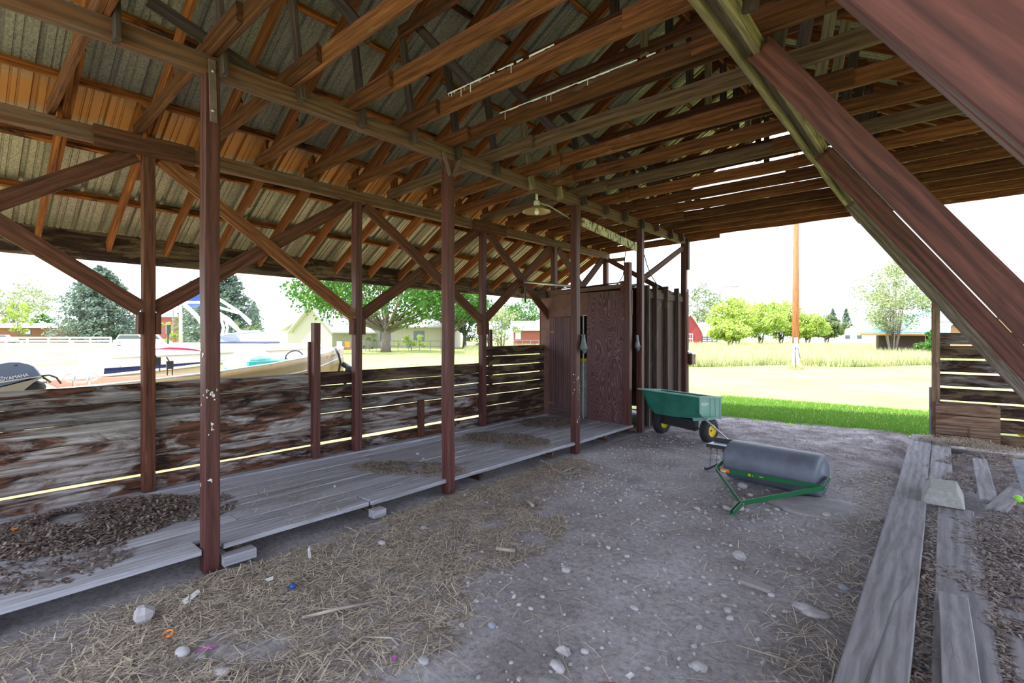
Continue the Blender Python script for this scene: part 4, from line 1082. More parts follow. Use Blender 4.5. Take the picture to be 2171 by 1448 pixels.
#__PART3__
# ================================================================ OUTSIDE
def G(u, D):                                 # ground point at image column u, depth D
    p = P(u, HY, D=D); p.z = 0; return p
def hz(v, D): return H-(v-HY)*D/F            # height of image row v at depth D
VR = Vector((cs, sn, 0)); VF = Vector((-sn, cs, 0))
M_side = plain('concrete_siding', (.62,.58,.46), .8)
def rnd_dir():
    while 1:
        d = Vector((R(-1,1), R(-1,1), R(-1,1)))
        if .05 < d.length < 1: return d.normalized()
def leaves(b, cen, rad, n, sz, squash=.8):
    for _ in range(n):
        d = rnd_dir(); p = cen+Vector((d.x*rad, d.y*rad, d.z*rad*squash))*(random.random()**.4)
        a = rnd_dir(); c = a.orthogonal().normalized(); e = a.cross(c)
        s = sz*R(.6,1.3)
        b.add([p-c*s*.5, p+e*s*.32, p+c*s*.5, p-e*s*.32], [(0,1,2,3)])
def tree(nm, base, h, cr, lb, lm, trunk_h, tr, ncl=60, nl=70, ls=.3, group='trees beyond the barn', bark=None, oz=.0, squash=1, stems=1, multi=0, cat='tree', lean=0):
    t = thing(nm, base, lb, cat, group)
    b = MB(); lv = MB(); top = base+Vector((lean, 0, h))
    cc = base+Vector((lean*.6, 0, (trunk_h+h)/2)); ch = (h-trunk_h)/2
    for s_ in range(stems):
        a = 6.283*s_/max(1, stems)+R(0,.5); sp = multi*(1 if stems > 1 else 0)
        p0 = base+Vector((math.cos(a)*sp*.2, math.sin(a)*sp*.2, -.1))
        mid = base+Vector((math.cos(a)*sp*.6, math.sin(a)*sp*.6, trunk_h))
        tp = cc+Vector((math.cos(a)*sp*1.3, math.sin(a)*sp*1.3, ch*.6))
        b.tube([p0, p0*.5+mid*.5+Vector((0,0,.05)), mid, tp], [tr*1.35, tr, tr*.85, tr*.2], 9)
    for k in range(ncl):
        d = rnd_dir(); q = random.random()**.33
        p = cc+Vector((d.x*cr*q, d.y*cr*q, d.z*ch*q))
        if d.z < -.3: p.z += ch*.15
        leaves(lv, p, cr*R(.16,.30)*squash, nl, ls)
        if k % 4 == 0:
            s0 = base+Vector((lean*.3, 0, trunk_h*R(.8,1.1)))
            b.tube([s0, (s0+p)/2+Vector((0,0,-ch*.08)), p], [tr*.35, tr*.2, tr*.06], 5)
    b.build('trunk', bark or M_bark, t); lv.build('foliage', lm, t)
    return t
def conifer(base, h, r, lb, lm, n=1500, ls=.5, z0=.06, nm='pine_tree', pw=.8):
    t = thing(nm, base, lb, 'tree', 'trees beyond the barn')
    b = MB(); b.tube([base+Vector((0,0,-.2)), base+Vector((0,0,h*.6)), base+Vector((0,0,h*.97))], [r*.07, r*.045, r*.01], 8)
    lv = MB(); nb = 150
    for k in range(nb):
        q = z0+(1-z0)*((k+.5)/nb); z = h*q; a = k*2.399+R(-.3,.3)
        L_ = r*max(.04, (1-q)**pw)*R(.72,1.08)
        if q < .18: L_ *= .75+q*1.4
        e = base+Vector((math.cos(a)*L_, math.sin(a)*L_, z-L_*.05+R(-.2,.3)))
        s0 = base+Vector((0,0,z-L_*.12)); b.tube([s0, e], [r*.012+.02, .015], 4, caps=False)
        for j in range(3):
            leaves(lv, s0+(e-s0)*(.45+.28*j), L_*.21+.18, n//nb//3+1, ls, .6)
    b.build('trunk', M_bark, t); lv.build('needles', lm, t); return t
LM_maple = leafmat('maple_leaf', (.030,.11,.012), (.10,.24,.03))
LM_bright = leafmat('spring_leaf', (.24,.36,.05), (.50,.60,.15))
LM_pine = leafmat('pine_needle', (.07,.12,.09), (.22,.28,.22))
LM_dark = leafmat('dark_leaf', (.03,.07,.03), (.09,.16,.07))
LM_pale = leafmat('pale_leaf', (.19,.25,.10), (.42,.47,.25))
LM_olive = leafmat('olive_leaf', (.09,.14,.05), (.25,.31,.14))

# ---- yard on the left, dry gravel verge outside the wall
def vz(x, y): return .012+.012*noise.noise(Vector((x*2, y*2, 3)))
b = MB(); V, Fc = grid(-14.5, -6.0, -8, 13, .35, vz); b.add(V, Fc, 0, True)
o = b.build('trim_3', plain('dry_yard', (.31,.26,.125), .95, var=.25, vs=2), M=Matrix()); tag(o, 'dry sunlit gravel yard outside the left wall', kind='structure')

# ---- shaded grass strip, tall meadow grass
def blades(nm, mat, fn, n, h0, h1, wd, lb, cat='grass', zf=lz):
    b = MB()
    for _ in range(n):
        x, y = fn(); z = zf(x, y); h = R(h0, h1); a = R(0, 6.28); l = h*R(.1,.5); q = R(0, 6.28)
        px, py = math.cos(q)*wd/2, math.sin(q)*wd/2
        b.add([(x-px, y-py, z-.02), (x+px, y+py, z-.02), (x+math.cos(a)*l, y+math.sin(a)*l, z+h)], [(0,1,2)])
    o = b.build(nm, mat, M=Matrix()); return tag(o, lb, cat, kind='stuff')
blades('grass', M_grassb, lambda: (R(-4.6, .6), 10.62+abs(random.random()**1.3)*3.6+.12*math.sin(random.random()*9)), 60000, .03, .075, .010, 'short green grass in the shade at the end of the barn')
def meadow():
    D = 27+60*random.random()**1.6; u = R(1440, 2150); p = G(u, D+.8*math.sin(u*.02)); return (p.x, p.y)
blades('meadow_grass', M_tall, meadow, 42000, .35, .85, .045, 'tall pale meadow grass behind the mown lawn', zf=lambda x, y: 0)
def meadow2():
    D = 40+30*random.random(); u = R(985, 1150); p = G(u, D); return (p.x, p.y)
blades('meadow_grass', M_tall, meadow2, 5000, .3, .7, .04, 'tall pale grass in front of the red brick house', zf=lambda x, y: 0)

# ---- utility poles
pb = G(1687, 24.6)
t = thing('utility_pole', pb, 'tall orange-brown wooden utility pole standing on the lawn', 'pole')
M_pole = wood('pole_wood', (.24,.075,.03), (.48,.19,.085), .05, gs=(20, 20, .8))
b = MB(); b.tube([pb+Vector((0,0,-.1)), pb+Vector((0,0,4)), pb+Vector((.02,0,11))], [.165, .145, .10], 16); b.build('pole', M_pole, t)
b = MB(); b.tube([pb+Vector((0,0,.0)), pb+Vector((0,0,1.25))], [.172, .168], 16); b.build('white_wrap', M_white, t)
q = pb-VF*.2-VR*.10
b = MB(); b.box((-.07,-.05,1.05),(.07,.05,1.55), M=Matrix.Translation(q) @ Matrix.Rotation(YAW,4,'Z')); b.build('meter_box', plain('grey_metal', (.50,.50,.52), .5), t)
b = MB(); b.tube([q+Vector((-.02,0,1.1)), q+Vector((-.03,0,.4)), q+Vector((0,0,0))], .022, 6); b.tube([q+Vector((.04,0,1.3)), q+VR*.2+Vector((0,0,.55))], .015, 6); b.build('conduit', M_blackm, t)
b = MB()
for k in range(420):
    a = R(0,6.28); rr = R(.12,.42); x, y = pb.x+math.cos(a)*rr, pb.y+math.sin(a)*rr
    b.add([(x-.01,y,0),(x+.01,y,0),(x+R(-.1,.1),y+R(-.1,.1),R(.1,.38))], [(0,1,2)])
o = b.build('grass_tuft', M_tall); tag(o, 'unmown tuft around the foot of the wooden utility pole', 'grass', kind='stuff')
def pole(u, D, vtop, r, lb, mat, arm=0):
    g = G(u, D); h = hz(vtop, D); t = thing('utility_pole', g, lb, 'pole')
    b = MB(); b.tube([g, g+Vector((0,0,h))], [r, r*.7], 8); b.build('pole', mat, t)
    if arm:
        b = MB(); q = g+Vector((0,0,h-.5)); b.tube([q-VR*arm, q+VR*arm], .09, 6)
        for s_ in (-.9, -.5, .5, .9): b.tube([q+VR*arm*s_, q+VR*arm*s_+Vector((0,0,.3))], .04, 5)
        b.build('cross_arm', mat, t)
M_gp = plain('pole_grey', (.20,.19,.20), .8)
pole(1548, 90, 602, .20, 'distant grey utility pole with a crossarm above the bright green trees', M_gp, 1.5)
pole(383, 62, 636, .22, 'pale concrete pole seen between the two nearest posts, right of a thinner pole', plain('pole_pale', (.62,.62,.64), .8))
pole(367, 70, 640, .10, 'thin dark utility pole with crossarm left of the pale concrete pole', M_gp, 1.2)
g = G(356, 30)
t = thing('sign_post', g, 'dark post with a small black box in front of the far red building', 'post')
b = MB(); b.tube([g, g+Vector((0,0,hz(690,30)))], .05, 6); b.build('pole', M_blackm, t)
b = MB(); c = g+Vector((0,0,hz(697,30))); b.box((-.12,-.1,-.3),(.2,.1,.22), M=Matrix.Translation(c)); b.build('box', M_blackm, t)
def wire(u1, v1, D1, u2, v2, D2, sag, lb, r=.02):
    a = P(u1, v1, D=D1); c = P(u2, v2, D=D2); b = MB()
    b.tube([a+(c-a)*k/8+Vector((0,0,-sag*4*(k/8)*(1-k/8))) for k in range(9)], r, 4); o = b.build('power_line', M_gp); tag(o, lb, 'wire', 'power lines')
wire(-60, 656, 60, 700, 652, 80, .2, 'lower power line crossing in front of the big pine')
wire(1040, 660, 60, 1160, 665, 60, .1, 'power line over the pale bush at the far left opening')

# ---- houses
def hframe(u, D, ang=0):
    g = G(u, D); return Matrix.Translation(g) @ Matrix.Rotation(YAW+ang, 4, 'Z')
def house(nm, M, wd, dp, eave, ridge, wallm, roofm, lb, axis='x', ov=.5, base=-.3, cat='house', soffit=None):
    """axis x: ridge runs along local x (eaves face the camera); y: gable faces the camera"""
    t = thing(nm, M.to_translation(), lb, cat)
    b = MB()
    if axis == 'x':
        b.box((-wd/2, 0, base), (wd/2, dp, eave), M=M)
        b.add([M @ Vector(p) for p in ((-wd/2,0,eave),(-wd/2,dp,eave),(-wd/2,dp/2,ridge),(wd/2,0,eave),(wd/2,dp,eave),(wd/2,dp/2,ridge))], [(0,2,1),(3,4,5)])
        b.build('wall', wallm, t)
        s = (ridge-eave)/(dp/2); r_ = MB()
        for sg in (0, 1):
            y0 = -ov if sg == 0 else dp+ov; z0 = eave-ov*s
            V = [(-wd/2-ov,y0,z0),(wd/2+ov,y0,z0),(wd/2+ov,dp/2,ridge),(-wd/2-ov,dp/2,ridge)]
            V = V+[(x,y,z+.15) for x,y,z in V]
            r_.add([M @ Vector(p) for p in V], [(0,3,2,1),(4,5,6,7),(0,1,5,4),(1,2,6,5),(2,3,7,6),(3,0,4,7)])
        r_.build('roof', roofm, t)
    else:
        b.box((-wd/2, 0, base), (wd/2, dp, eave), M=M)
        b.add([M @ Vector(p) for p in ((-wd/2,0,eave),(wd/2,0,eave),(0,0,ridge),(-wd/2,dp,eave),(wd/2,dp,eave),(0,dp,ridge))], [(0,1,2),(3,5,4)])
        b.build('wall', wallm, t)
        s = (ridge-eave)/(wd/2); r_ = MB()
        for sg in (-1, 1):
            x0 = sg*(wd/2+ov); z0 = eave-ov*s
            V = [(x0,-ov,z0),(x0,dp+ov,z0),(0,dp+ov,ridge),(0,-ov,ridge)]
            V = V+[(x,y,z+.15) for x,y,z in V]
            r_.add([M @ Vector(p) for p in V], [(0,3,2,1),(4,5,6,7),(0,1,5,4),(1,2,6,5),(2,3,7,6),(3,0,4,7)])
        r_.build('roof', roofm, t)
    return t
def siding(name, c, gap=.16, k=.6, axis=2):
    m, N, L, B = nt(name)
    tc = N.new('ShaderNodeTexCoord'); sx = N.new('ShaderNodeSeparateXYZ'); L.new(tc.outputs['Object'], sx.inputs[0])
    f = mth(N, L, 'FRACT', mth(N, L, 'DIVIDE', sx.outputs[axis], gap))
    r = ramp(N, [(0, tuple(x*k for x in c)), (.12, c), (1, c)]); L.new(f, r.inputs[0]); L.new(r.outputs[0], B.inputs['Base Color']); B.inputs['Roughness'].default_value = .8
    return m
M_cream = siding('cream_siding', (.40,.37,.31), .22, .75)
M_roofw = plain('pale_shingle', (.55,.55,.58), .8, var=.1)
M_bluetrim = plain('blue_shingle', (.12,.16,.26), .8)
M_red = siding('red_siding', (.30,.04,.045), .3, .8)
M_brownsd = siding('brown_siding', (.20,.075,.035), .4, .7)
M_brick = plain('red_brick', (.25,.07,.055), .9)
M_win = plain('window_glass', (.09,.11,.13), .2)
# cream house with a gable
D = 58; Mh = hframe(663, D, -.35)
t = house('house', Mh, 5.5, 12, hz(697, D)+.0, hz(650, D), M_cream, M_roofw, 'cream clapboard house with a gable end behind the boats', 'y', .55)
b = MB(); b.box((-2.9, 6.5, 4.6), (-1.9, 7.3, 5.9), M=Mh); b.build('chimney', M_gp, t)
b = MB(); b.lathe([(0,0),(.25,.03),(.42,.12)], Mh @ Matrix.Translation((-1.0, 2.4, 5.2)) @ Matrix.Rotation(-1.3, 4, 'X'), 16); b.build('satellite_dish', M_gp, t)
b = MB()
for yy in (2.6, 3.5): b = MB(); b.box((-2.79, yy, 1.2), (-2.74, yy+.5, 2.3), M=Mh); b.build('window', M_win, t)
b = MB()
b.box((-6.6, 3.0, -.3), (-2.75, 9.5, 2.35), M=Mh); b.build('side_wing', M_cream, t)
b = MB(); V = [Mh @ Vector(p) for p in ((-7.4,2.4,2.2),(-7.4,10,2.2),(-1.0,10,4.9),(-1.0,2.4,4.9))]; b.prism(V, (0,0,.15)); b.build('wing_roof', M_roofw, t)
# second cream house behind the maple
D = 64; Mh = hframe(835, D, -.1)
t = house('house', Mh, 14, 8, hz(690, D), hz(655, D), siding('board_batten', (.36,.33,.27), .45, .8, 0), M_roofw, 'long cream board-and-batten house behind the big maple', 'x')
for xx in (2.6, -1.8): b = MB(); b.box((xx,-.04,.9),(xx+1.4,.0,2.2), M=Mh); b.build('window', M_win, t)
# red brick house
D = 82; Mh = hframe(1160, D)
t = house('house', Mh, 11, 8, hz(699, D), hz(681, D), M_brick, M_roofw, 'low red brick house with a white roof left of the shed', 'x')
M_pw = plain('pale_window', (.5,.52,.5), .4)
for xx in (-5.2, -.9): b = MB(); b.box((xx,-.04,1.0),(xx+.9,.0,2.3), M=Mh); b.build('window', M_pw, t)
# long brown building on the far left
D = 112; Mh = hframe(40, D)
t = house('outbuilding', Mh, 17.5, 7, hz(694, D), hz(686, D), M_brownsd, M_roofw, 'long brown outbuilding with a small window at the far left', 'x')
b = MB(); b.box((1.2,-.06,1.8),(2.8,.0,3.0), M=Mh); b.build('window', M_win, t)
b = MB(); b.box((1.45,-.08,2.0),(2.55,-.06,2.8), M=Mh); b.build('pane', M_white, t)
D = 118; Mh = hframe(160, D)
house('outbuilding', Mh, 14, 6, hz(702, D), hz(694, D), M_brownsd, M_brownsd, 'lower brown shed behind the big pine', 'x')
D = 100; Mh = hframe(345, D)
house('outbuilding', Mh, 7, 6, hz(673, D), hz(671, D), M_brick, M_gp, 'flat reddish building behind the pale concrete pole', 'x', .1)
# red barn with a bowed roof
D = 100; Mh = hframe(1463, D)
t = thing('red_barn', Mh.to_translation(), 'red barn with white door seen past the shed corner', 'barn')
zb = hz(668, D); prof_ = [(-2.5,-.3),(-2.5,1.6),(-2.3,2.1),(-1.5,3.6),(-.7,4.9),(0,zb),(.7,4.9),(1.5,3.6),(2.3,2.1),(2.5,1.6),(2.5,-.3)]
b = MB(); b.prism([Mh @ Vector((x, 0, z)) for x, z in prof_], (Mh.to_3x3() @ Vector((-2,9,0)))); b.build('wall', M_red, t)
b = MB()
pr2 = prof_[1:-1]; pr2 = [(x*1.08, z+.12) for x, z in pr2]
V = [Mh @ Vector((x,-.3,z)) for x, z in pr2]+[Mh @ (Vector((x,-.3,z))+Vector((-2,9.6,0))) for x, z in pr2]
n_ = len(pr2); b.add(V, [(i, i+1, n_+i+1, n_+i) for i in range(n_-1)]); o = b.build('roof', M_roofw, t); o.modifiers.new('s', 'SOLIDIFY').thickness = .1
b = MB(); b.box((-.55,-.08,0),(.55,-.02,2.0), M=Mh); dr = b.build('door', M_white, t)
b = MB(); b.box((-.42,-.11,.15),(-.05,-.08,.9), M=Mh); b.box((.05,-.11,.15),(.42,-.08,.9), M=Mh); b.box((-.42,-.11,1.05),(-.05,-.08,1.85), M=Mh); b.box((.05,-.11,1.05),(.42,-.08,1.85), M=Mh); b.build('door_panel', M_red, dr)
t = thing('rail_fence', G(1502, 98), 'dark rail fence beside the red barn', 'fence')
a0 = G(1489, 98); a1 = G(1520, 98)
for k in range(3): board('rail', a0+Vector((0,0,.5+.4*k)), a1+Vector((0,0,.5+.4*k)), .2, .05, M_blackm, t, wob=0)
for k in range(4): p = a0+(a1-a0)*k/3; board('fence_post', p, p+Vector((0,0,1.6)), .15, .15, M_blackm, t, up=(1,0,0), wob=0)
for (u, D, wd, e, r_, lb) in ((1510, 130, 9, 694, 686, 'pale house roof behind the red barn'), (1752, 120, 9, 705, 697, 'low white house left of the white gabled one'), (1808, 105, 9, 712, 700, 'white gabled house with two small windows near the meadow')):
    Mh = hframe(u, D); t = house('house', Mh, wd, 7, hz(e, D)+.6, hz(r_, D)+.3, M_white, M_roofw, lb, 'y' if u == 1808 else 'x')
    if u != 1510:
        for xx in (-1.6, .9): b = MB(); b.box((xx,-.05,.9),(xx+1,.0,1.7), M=Mh); b.build('window', M_win, t)
# teal-roofed house on the right
D = 40; g0 = P(1824, 706, D=D); g1 = P(2230, 708, D=D)
def seam_mat():
    m, N, L, B = nt('teal_metal_roof')
    tc = N.new('ShaderNodeTexCoord'); mp = N.new('ShaderNodeMapping'); mp.inputs['Rotation'].default_value = (0, 0, -YAW); L.new(tc.outputs['Object'], mp.inputs[0])
    sx = N.new('ShaderNodeSeparateXYZ'); L.new(mp.outputs[0], sx.inputs[0])
    f = mth(N, L, 'FRACT', mth(N, L, 'DIVIDE', sx.outputs[0], .4))
    r = ramp(N, [(0, (.05,.22,.24)), (.14, (.25,.48,.50)), (1, (.32,.55,.58))]); L.new(f, r.inputs[0]); L.new(r.outputs[0], B.inputs['Base Color']); B.inputs['Roughness'].default_value = .35
    return m
t = thing('house', g0+Vector((2,0,-g0.z)), 'low house with a teal metal roof behind the far right wall', 'house')
back1 = VF*7.5
rp = [g0, g1, g1+back1+Vector((0,0,3.1)), P(2050, 632, D=D+7.5), P(1880, 684, D=D+5)]
b = MB(); b.prism(rp, (0,0,.08)); b.build('roof', seam_mat(), t)
b = MB(); q0, q1 = g0-Vector((0,0,.02)), g1-Vector((0,0,.02)); b.prism([q0, q1, q1-Vector((0,0,.16)), q0-Vector((0,0,.16))], VF*.05); b.build('fascia', plain('orange_fascia', (.50,.24,.08), .7), t)
b = MB(); q0, q1 = g0+VR*2.2+VF*1.0, g1+VF*1.0; b.prism([q0-Vector((0,0,.02)), q1-Vector((0,0,.02)), Vector((q1.x,q1.y,-.3)), Vector((q0.x,q0.y,-.3))], VF*.3); b.build('wall', M_brown, t)
D = 33; e0 = P(2085, 682, D=D); ap = P(2150, 655, D=D); e1 = P(2300, 690, D=D)
t = thing('house', Vector((e0.x, e0.y, 0)), 'brown clapboard gable wing with metal roof, seen between the struts', 'house')
b = MB(); b.prism([P(2100, 690, D=D), ap, e1, Vector((e1.x,e1.y,-.2)), Vector((e0.x+.3,e0.y,-.2))], VF*3); b.build('wall', siding('tan_siding', (.42,.22,.12), .2, .6), t)
b = MB(); b.prism([e0-VF*.4, ap+Vector((0,0,.1))-VF*.4, ap+Vector((0,0,.22))-VF*.4, e0+Vector((0,0,.1))-VF*.4], VF*4); b.prism([ap+Vector((0,0,.1))-VF*.4, e1-VF*.4, e1+Vector((0,0,.1))-VF*.4, ap+Vector((0,0,.22))-VF*.4], VF*4); b.build('roof', M_gp, t)

# ---- trees
g = G(818, 50)
tree('maple_tree', g, hz(530, 50), 8.6, 'broad bright green maple with a thick grey trunk', LM_maple, 2.3, .42, 130, 120, .36, squash=.9)
tree('maple_tree', G(955, 62), hz(560, 62), 5.0, 'green maple merging with the broad one, seen right of the second inner post', LM_maple, 2.0, .3, 60, 90, .38)
tree('spruce_tree', G(985, 66), hz(575, 66), 3.4, 'dark blue-green tree left of the third outer post', LM_dark, 1.5, .25, 60, 100, .32)
tree('fruit_tree', G(1062, 44), hz(655, 44), 2.0, 'pale blossoming small tree right of the third outer post', LM_pale, .9, .09, 34, 80, .18, stems=3, multi=.5)
tree('maple_tree', G(1105, 95), hz(632, 95), 4.8, 'round green tree above the red brick house', LM_maple, 2, .25, 40, 80, .45)
conifer(G(212, 105), hz(566, 105), 8.2, 'large grey-green pine at the left between post and eave', LM_pine, 13000, .62, .07, pw=.5)
conifer(G(470, 84), hz(566, 84), 6.3, 'tall grey-green pine behind the nearest inner post', LM_pine, 11000, .55, .05, pw=.5)
conifer(G(405, 92), hz(600, 92), 3.4, 'narrow pale pine left of the nearest inner post', LM_olive, 3000, .5, .05, pw=.6)
conifer(G(538, 120), hz(640, 120), 3.0, 'small distant conifer beside the cream house roof', LM_pine, 1800, .5)
tree('deciduous_tree', G(28, 120), hz(590, 120), 7.5, 'sparse pale tree at the left edge behind the brown outbuilding', LM_pale, 3, .3, 70, 60, .5)
tree('young_tree', G(38, 108), hz(640, 108), 2.6, 'small bright yellow-green tree behind the brown outbuilding', LM_bright, 1.5, .15, 34, 70, .35)
tree('deciduous_tree', G(92, 118), hz(665, 118), 2.8, 'dark green bush behind the end of the brown outbuilding', LM_maple, .8, .12, 24, 70, .4)
tree('shrub', G(345, 60), hz(684, 60), 1.3, 'yellow-green shrub in front of the flat reddish building', LM_bright, .2, .05, 16, 60, .22, cat='shrub')
tree('shrub', G(520, 70), hz(680, 70), 2.0, 'orange-green shrub beside the pine', LM_olive, .3, .06, 20, 60, .25, cat='shrub')
tree('shrub', G(872, 56), hz(717, 56)+.4, 2.2, 'yellow-green flower bed shrub right of the maple trunk', LM_bright, .05, .05, 20, 60, .2, cat='shrub', squash=.7)
tree('shrub', G(783, 55), hz(722, 55)+.5, .9, 'small reddish bush left of the maple trunk', LM_olive, .05, .04, 10, 50, .15, cat='shrub')
tree('shrub', G(1012, 64), hz(700, 64)+.6, 2.2, 'low dark hedge right of the second inner post', LM_dark, .05, .05, 20, 60, .22, cat='shrub')
# right hand side
tree('deciduous_tree', G(1478, 135), hz(600, 135), 7.0, 'dark green tree rising behind the red barn', LM_olive, 4, .3, 50, 80, .5)
for k, (u, D, vt, r_, lb, lm) in enumerate(((1563, 76, 634, 4.0, 'bright yellow-green tree left of the tall pole, with a pointed top', LM_bright), (1612, 80, 645, 4.0, 'bright yellow-green tree just left of the tall pole', LM_bright), (1655, 84, 640, 3.6, 'bright tree directly behind the tall pole', LM_bright), (1712, 82, 668, 3.2, 'yellow-green tree right of the tall pole', LM_bright), (1752, 86, 672, 2.8, 'green tree with bare twigs above the white houses', LM_olive), (1548, 66, 690, 2.4, 'low yellow bush at the left end of the tree row', LM_bright))):
    tree('deciduous_tree', G(u, D), hz(vt, D), r_, lb, lm, 1.0, .12, 90, 90, .36, stems=3, multi=.6)
conifer(G(1766, 150), hz(655, 150), 2.6, 'small distant spruce, left of two', LM_pine, 1500, .5); conifer(G(1794, 150), hz(655, 150), 2.6, 'small distant spruce, right of two', LM_pine, 1500, .5)
tree('willow_tree', G(1893, 40), hz(540, 40), 2.9, 'airy many-stemmed tree in front of the teal roof', LM_pale, 1.6, .05, 110, 90, .17, stems=11, multi=.75)
tree('shrub', G(1962, 34), hz(700, 34)+.1, 1.0, 'leafy green weeds at the foot of the far right post', LM_maple, .05, .03, 18, 60, .14, cat='shrub')
for k, (u, w_, hv) in enumerate(((300, 200, 690), (120, 160, 700), (1000, 260, 668), (1640, 300, 690))):
    pass
# ---- white rail fence and the farther one
M_vinyl = plain('white_vinyl', (.85,.85,.88), .4)
def rfence(nm, u0, u1, D0, D1, hgt, npost, rails, lb, mat, pw=.13):
    a0, a1 = G(u0, D0), G(u1, D1); t = thing(nm, a0, lb, 'fence')
    for z in rails: board('rail', a0+Vector((0,0,z)), a1+Vector((0,0,z)), pw*1.1, .04, mat, t, wob=0)
    for k in range(npost):
        p = a0+(a1-a0)*k/(npost-1); board('fence_post', p, p+Vector((0,0,hgt)), pw, pw, mat, t, up=(1,0,0), wob=0)
rfence('rail_fence', -180, 560, 31, 34, 1.25, 8, (.25, .68, 1.1), 'white three-rail vinyl fence nearest, across the left field', M_vinyl)
rfence('rail_fence', -80, 235, 92, 96, 1.35, 8, (.6, 1.2), 'white two-rail fence far behind, below the pine', M_vinyl, .3)
rfence('wire_fence', 775, 935, 53, 53, 1.1, 8, (1.05, .5), 'thin wire garden fence behind the maple trunk', M_gp, .05)
rfence('wire_fence', 1090, 1160, 60, 60, 1.1, 5, (1.05,), 'pale wire fence in front of the red brick house', M_gp, .05)
# patio things by the house
def patio(u, D, lb, mat):
    g = G(u, D); t = thing('patio_chair', g, lb, 'chair')
    Mx = Matrix.Translation(g) @ Matrix.Rotation(YAW, 4, 'Z'); b = MB(); b.box((-.28,-.25,.40),(.28,.25,.45), M=Mx); b.build('seat', mat, t)
    b = MB(); b.box((-.28,.22,.45),(.28,.26,1.0), M=Mx); b.build('backrest', mat, t)
    for sx in (-.25,.25):
        for sy in (-.22,.22): b = MB(); b.tube([Mx @ Vector((sx,sy,0)), Mx @ Vector((sx,sy,.42))], .025, 5); b.build('leg', mat, t)
patio(718, 54, 'white patio chair beside the cream house corner', M_white); patio(735, 53, 'orange-backed patio chair right of the white one', M_orp)
# white vehicle far left
def car(u, D, lb, L_=4.6):
    g = G(u, D); Mx = Matrix.Translation(g) @ Matrix.Rotation(YAW+.5, 4, 'Z'); t = thing('car', g, lb, 'car')
    pr_ = [(-L_/2,.35),(-L_/2,.95),(-L_/2+.3,1.05),(-L_/2+.7,1.75),(L_/2-1.5,1.75),(L_/2-1.0,1.1),(L_/2-.1,.95),(L_/2,.4)]
    b = MB(); b.prism([Mx @ Vector((x,-.9,z)) for x, z in pr_], Mx.to_3x3() @ Vector((0,1.8,0))); b.build('body', M_white, t)
    b = MB(); b.prism([Mx @ Vector((x,-.92,z)) for x, z in ((-L_/2+.45,1.12),(-L_/2+.8,1.66),(L_/2-1.6,1.66),(L_/2-1.15,1.12))], Mx.to_3x3() @ Vector((0,1.84,0))); b.build('window', M_win, t)
    for sx in (-L_/2+.8, L_/2-.8):
        for sy in (-.92, .72): b = MB(); b.lathe([(0,0),(.34,0),(.34,.2),(0,.2)], Mx @ Matrix.Translation((sx,sy,.34)) @ Matrix.Rotation(-math.pi/2,4,'X'), 16); b.build('wheel', M_black, t)
car(283, 75, 'white van half hidden behind the nearest outer post'); car(4, 100, 'white car in the carport at the left edge'); car(330, 72, 'grey-white vehicle right of the nearest outer post', 3.5)

# ================================================================ BOATS
def loft(secs, nm, mats, parent, close=False, mid=None):
    b = MB(); n_ = len(secs[0]); V = [p for s_ in secs for p in s_]
    for i in range(len(secs)-1):
        for k in range(n_-1): b.add([], [])
    Fc = [(i*n_+k, i*n_+k+1, (i+1)*n_+k+1, (i+1)*n_+k) for i in range(len(secs)-1) for k in range(n_-1)]
    b.add(V, Fc, 0, True)
    if mid:
        c0 = len(b.f)-len(Fc)
        for j, f in enumerate(Fc): b.m[c0+j] = mid[j % (n_-1)]
    if close:
        b.add(secs[0], [tuple(range(n_))], 0); b.add(secs[-1], [tuple(range(n_))[::-1]], 0)
    return b.build(nm, mats, parent)
# aluminium fishing boat, yellow-tan hull, parallel to the wall with the bow away from the camera
M_tan = plain('tan_hull', (.46,.37,.20), .35); M_alu = plain('bright_aluminium', (.70,.71,.74), .3, metal=.4)
BX = -8.75
t = thing('fishing_boat', (BX, 3, .5), 'tan fishing boat on a trailer just outside the left wall', 'boat')
stern = P(118, 826, X=-8.0); bow = P(727, 737, X=-8.7)
ys = [stern.y, stern.y+.8, stern.y+1.7, stern.y+2.5, stern.y+3.1, stern.y+3.55, bow.y-.12, bow.y+.02]
def prof_y(y):
    q = (y-ys[0])/(ys[-1]-ys[0]); hw = .80*(1-max(0, (q-.45)/.55)**2.2)+.015; g_ = stern.z+(bow.z-stern.z)*(.35*q+.65*q**1.8); keel = .42+.5*max(0, (q-.6)/.4)**2
    return hw, g_, keel
secs = []
for y in ys:
    hw, g_, kl = prof_y(y)
    secs.append([Vector((BX+x*hw, y, kl+(g_-kl)*z)) for x, z in ((-1,1),(-.93,.55),(-.75,.2),(0,0),(.75,.2),(.93,.55),(1,1))])
o = loft(secs, 'hull', [M_tan], t); o.modifiers.new('s', 'SOLIDIFY').thickness = .02
b = MB(); b.tube([s_[-1] for s_ in secs], .022, 8); b.build('gunwale', M_alu, t); b = MB(); b.tube([s_[0] for s_ in secs], .022, 8); b.build('gunwale', M_alu, t)
b = MB(); b.tube([s_[-1]*.55+s_[-2]*.45+Vector((.012,0,-.06)) for s_ in secs[1:]], .012, 6); b.build('spray_rail', M_alu, t)
b = MB(); b.prism([secs[0][k] for k in range(7)], (0,.04,0)); b.build('transom', M_tan, t)
b = MB(); V = [s_[0]*.5+s_[-1]*.5 for s_ in secs]
dk = MB(); dk.prism([secs[4][0]-Vector((0,0,.01)), secs[4][-1]-Vector((0,0,.01)), secs[5][-1], secs[6][-1], secs[6][0], secs[5][0]], (0,0,-.02)); dk.build('bow_deck', M_white, t)
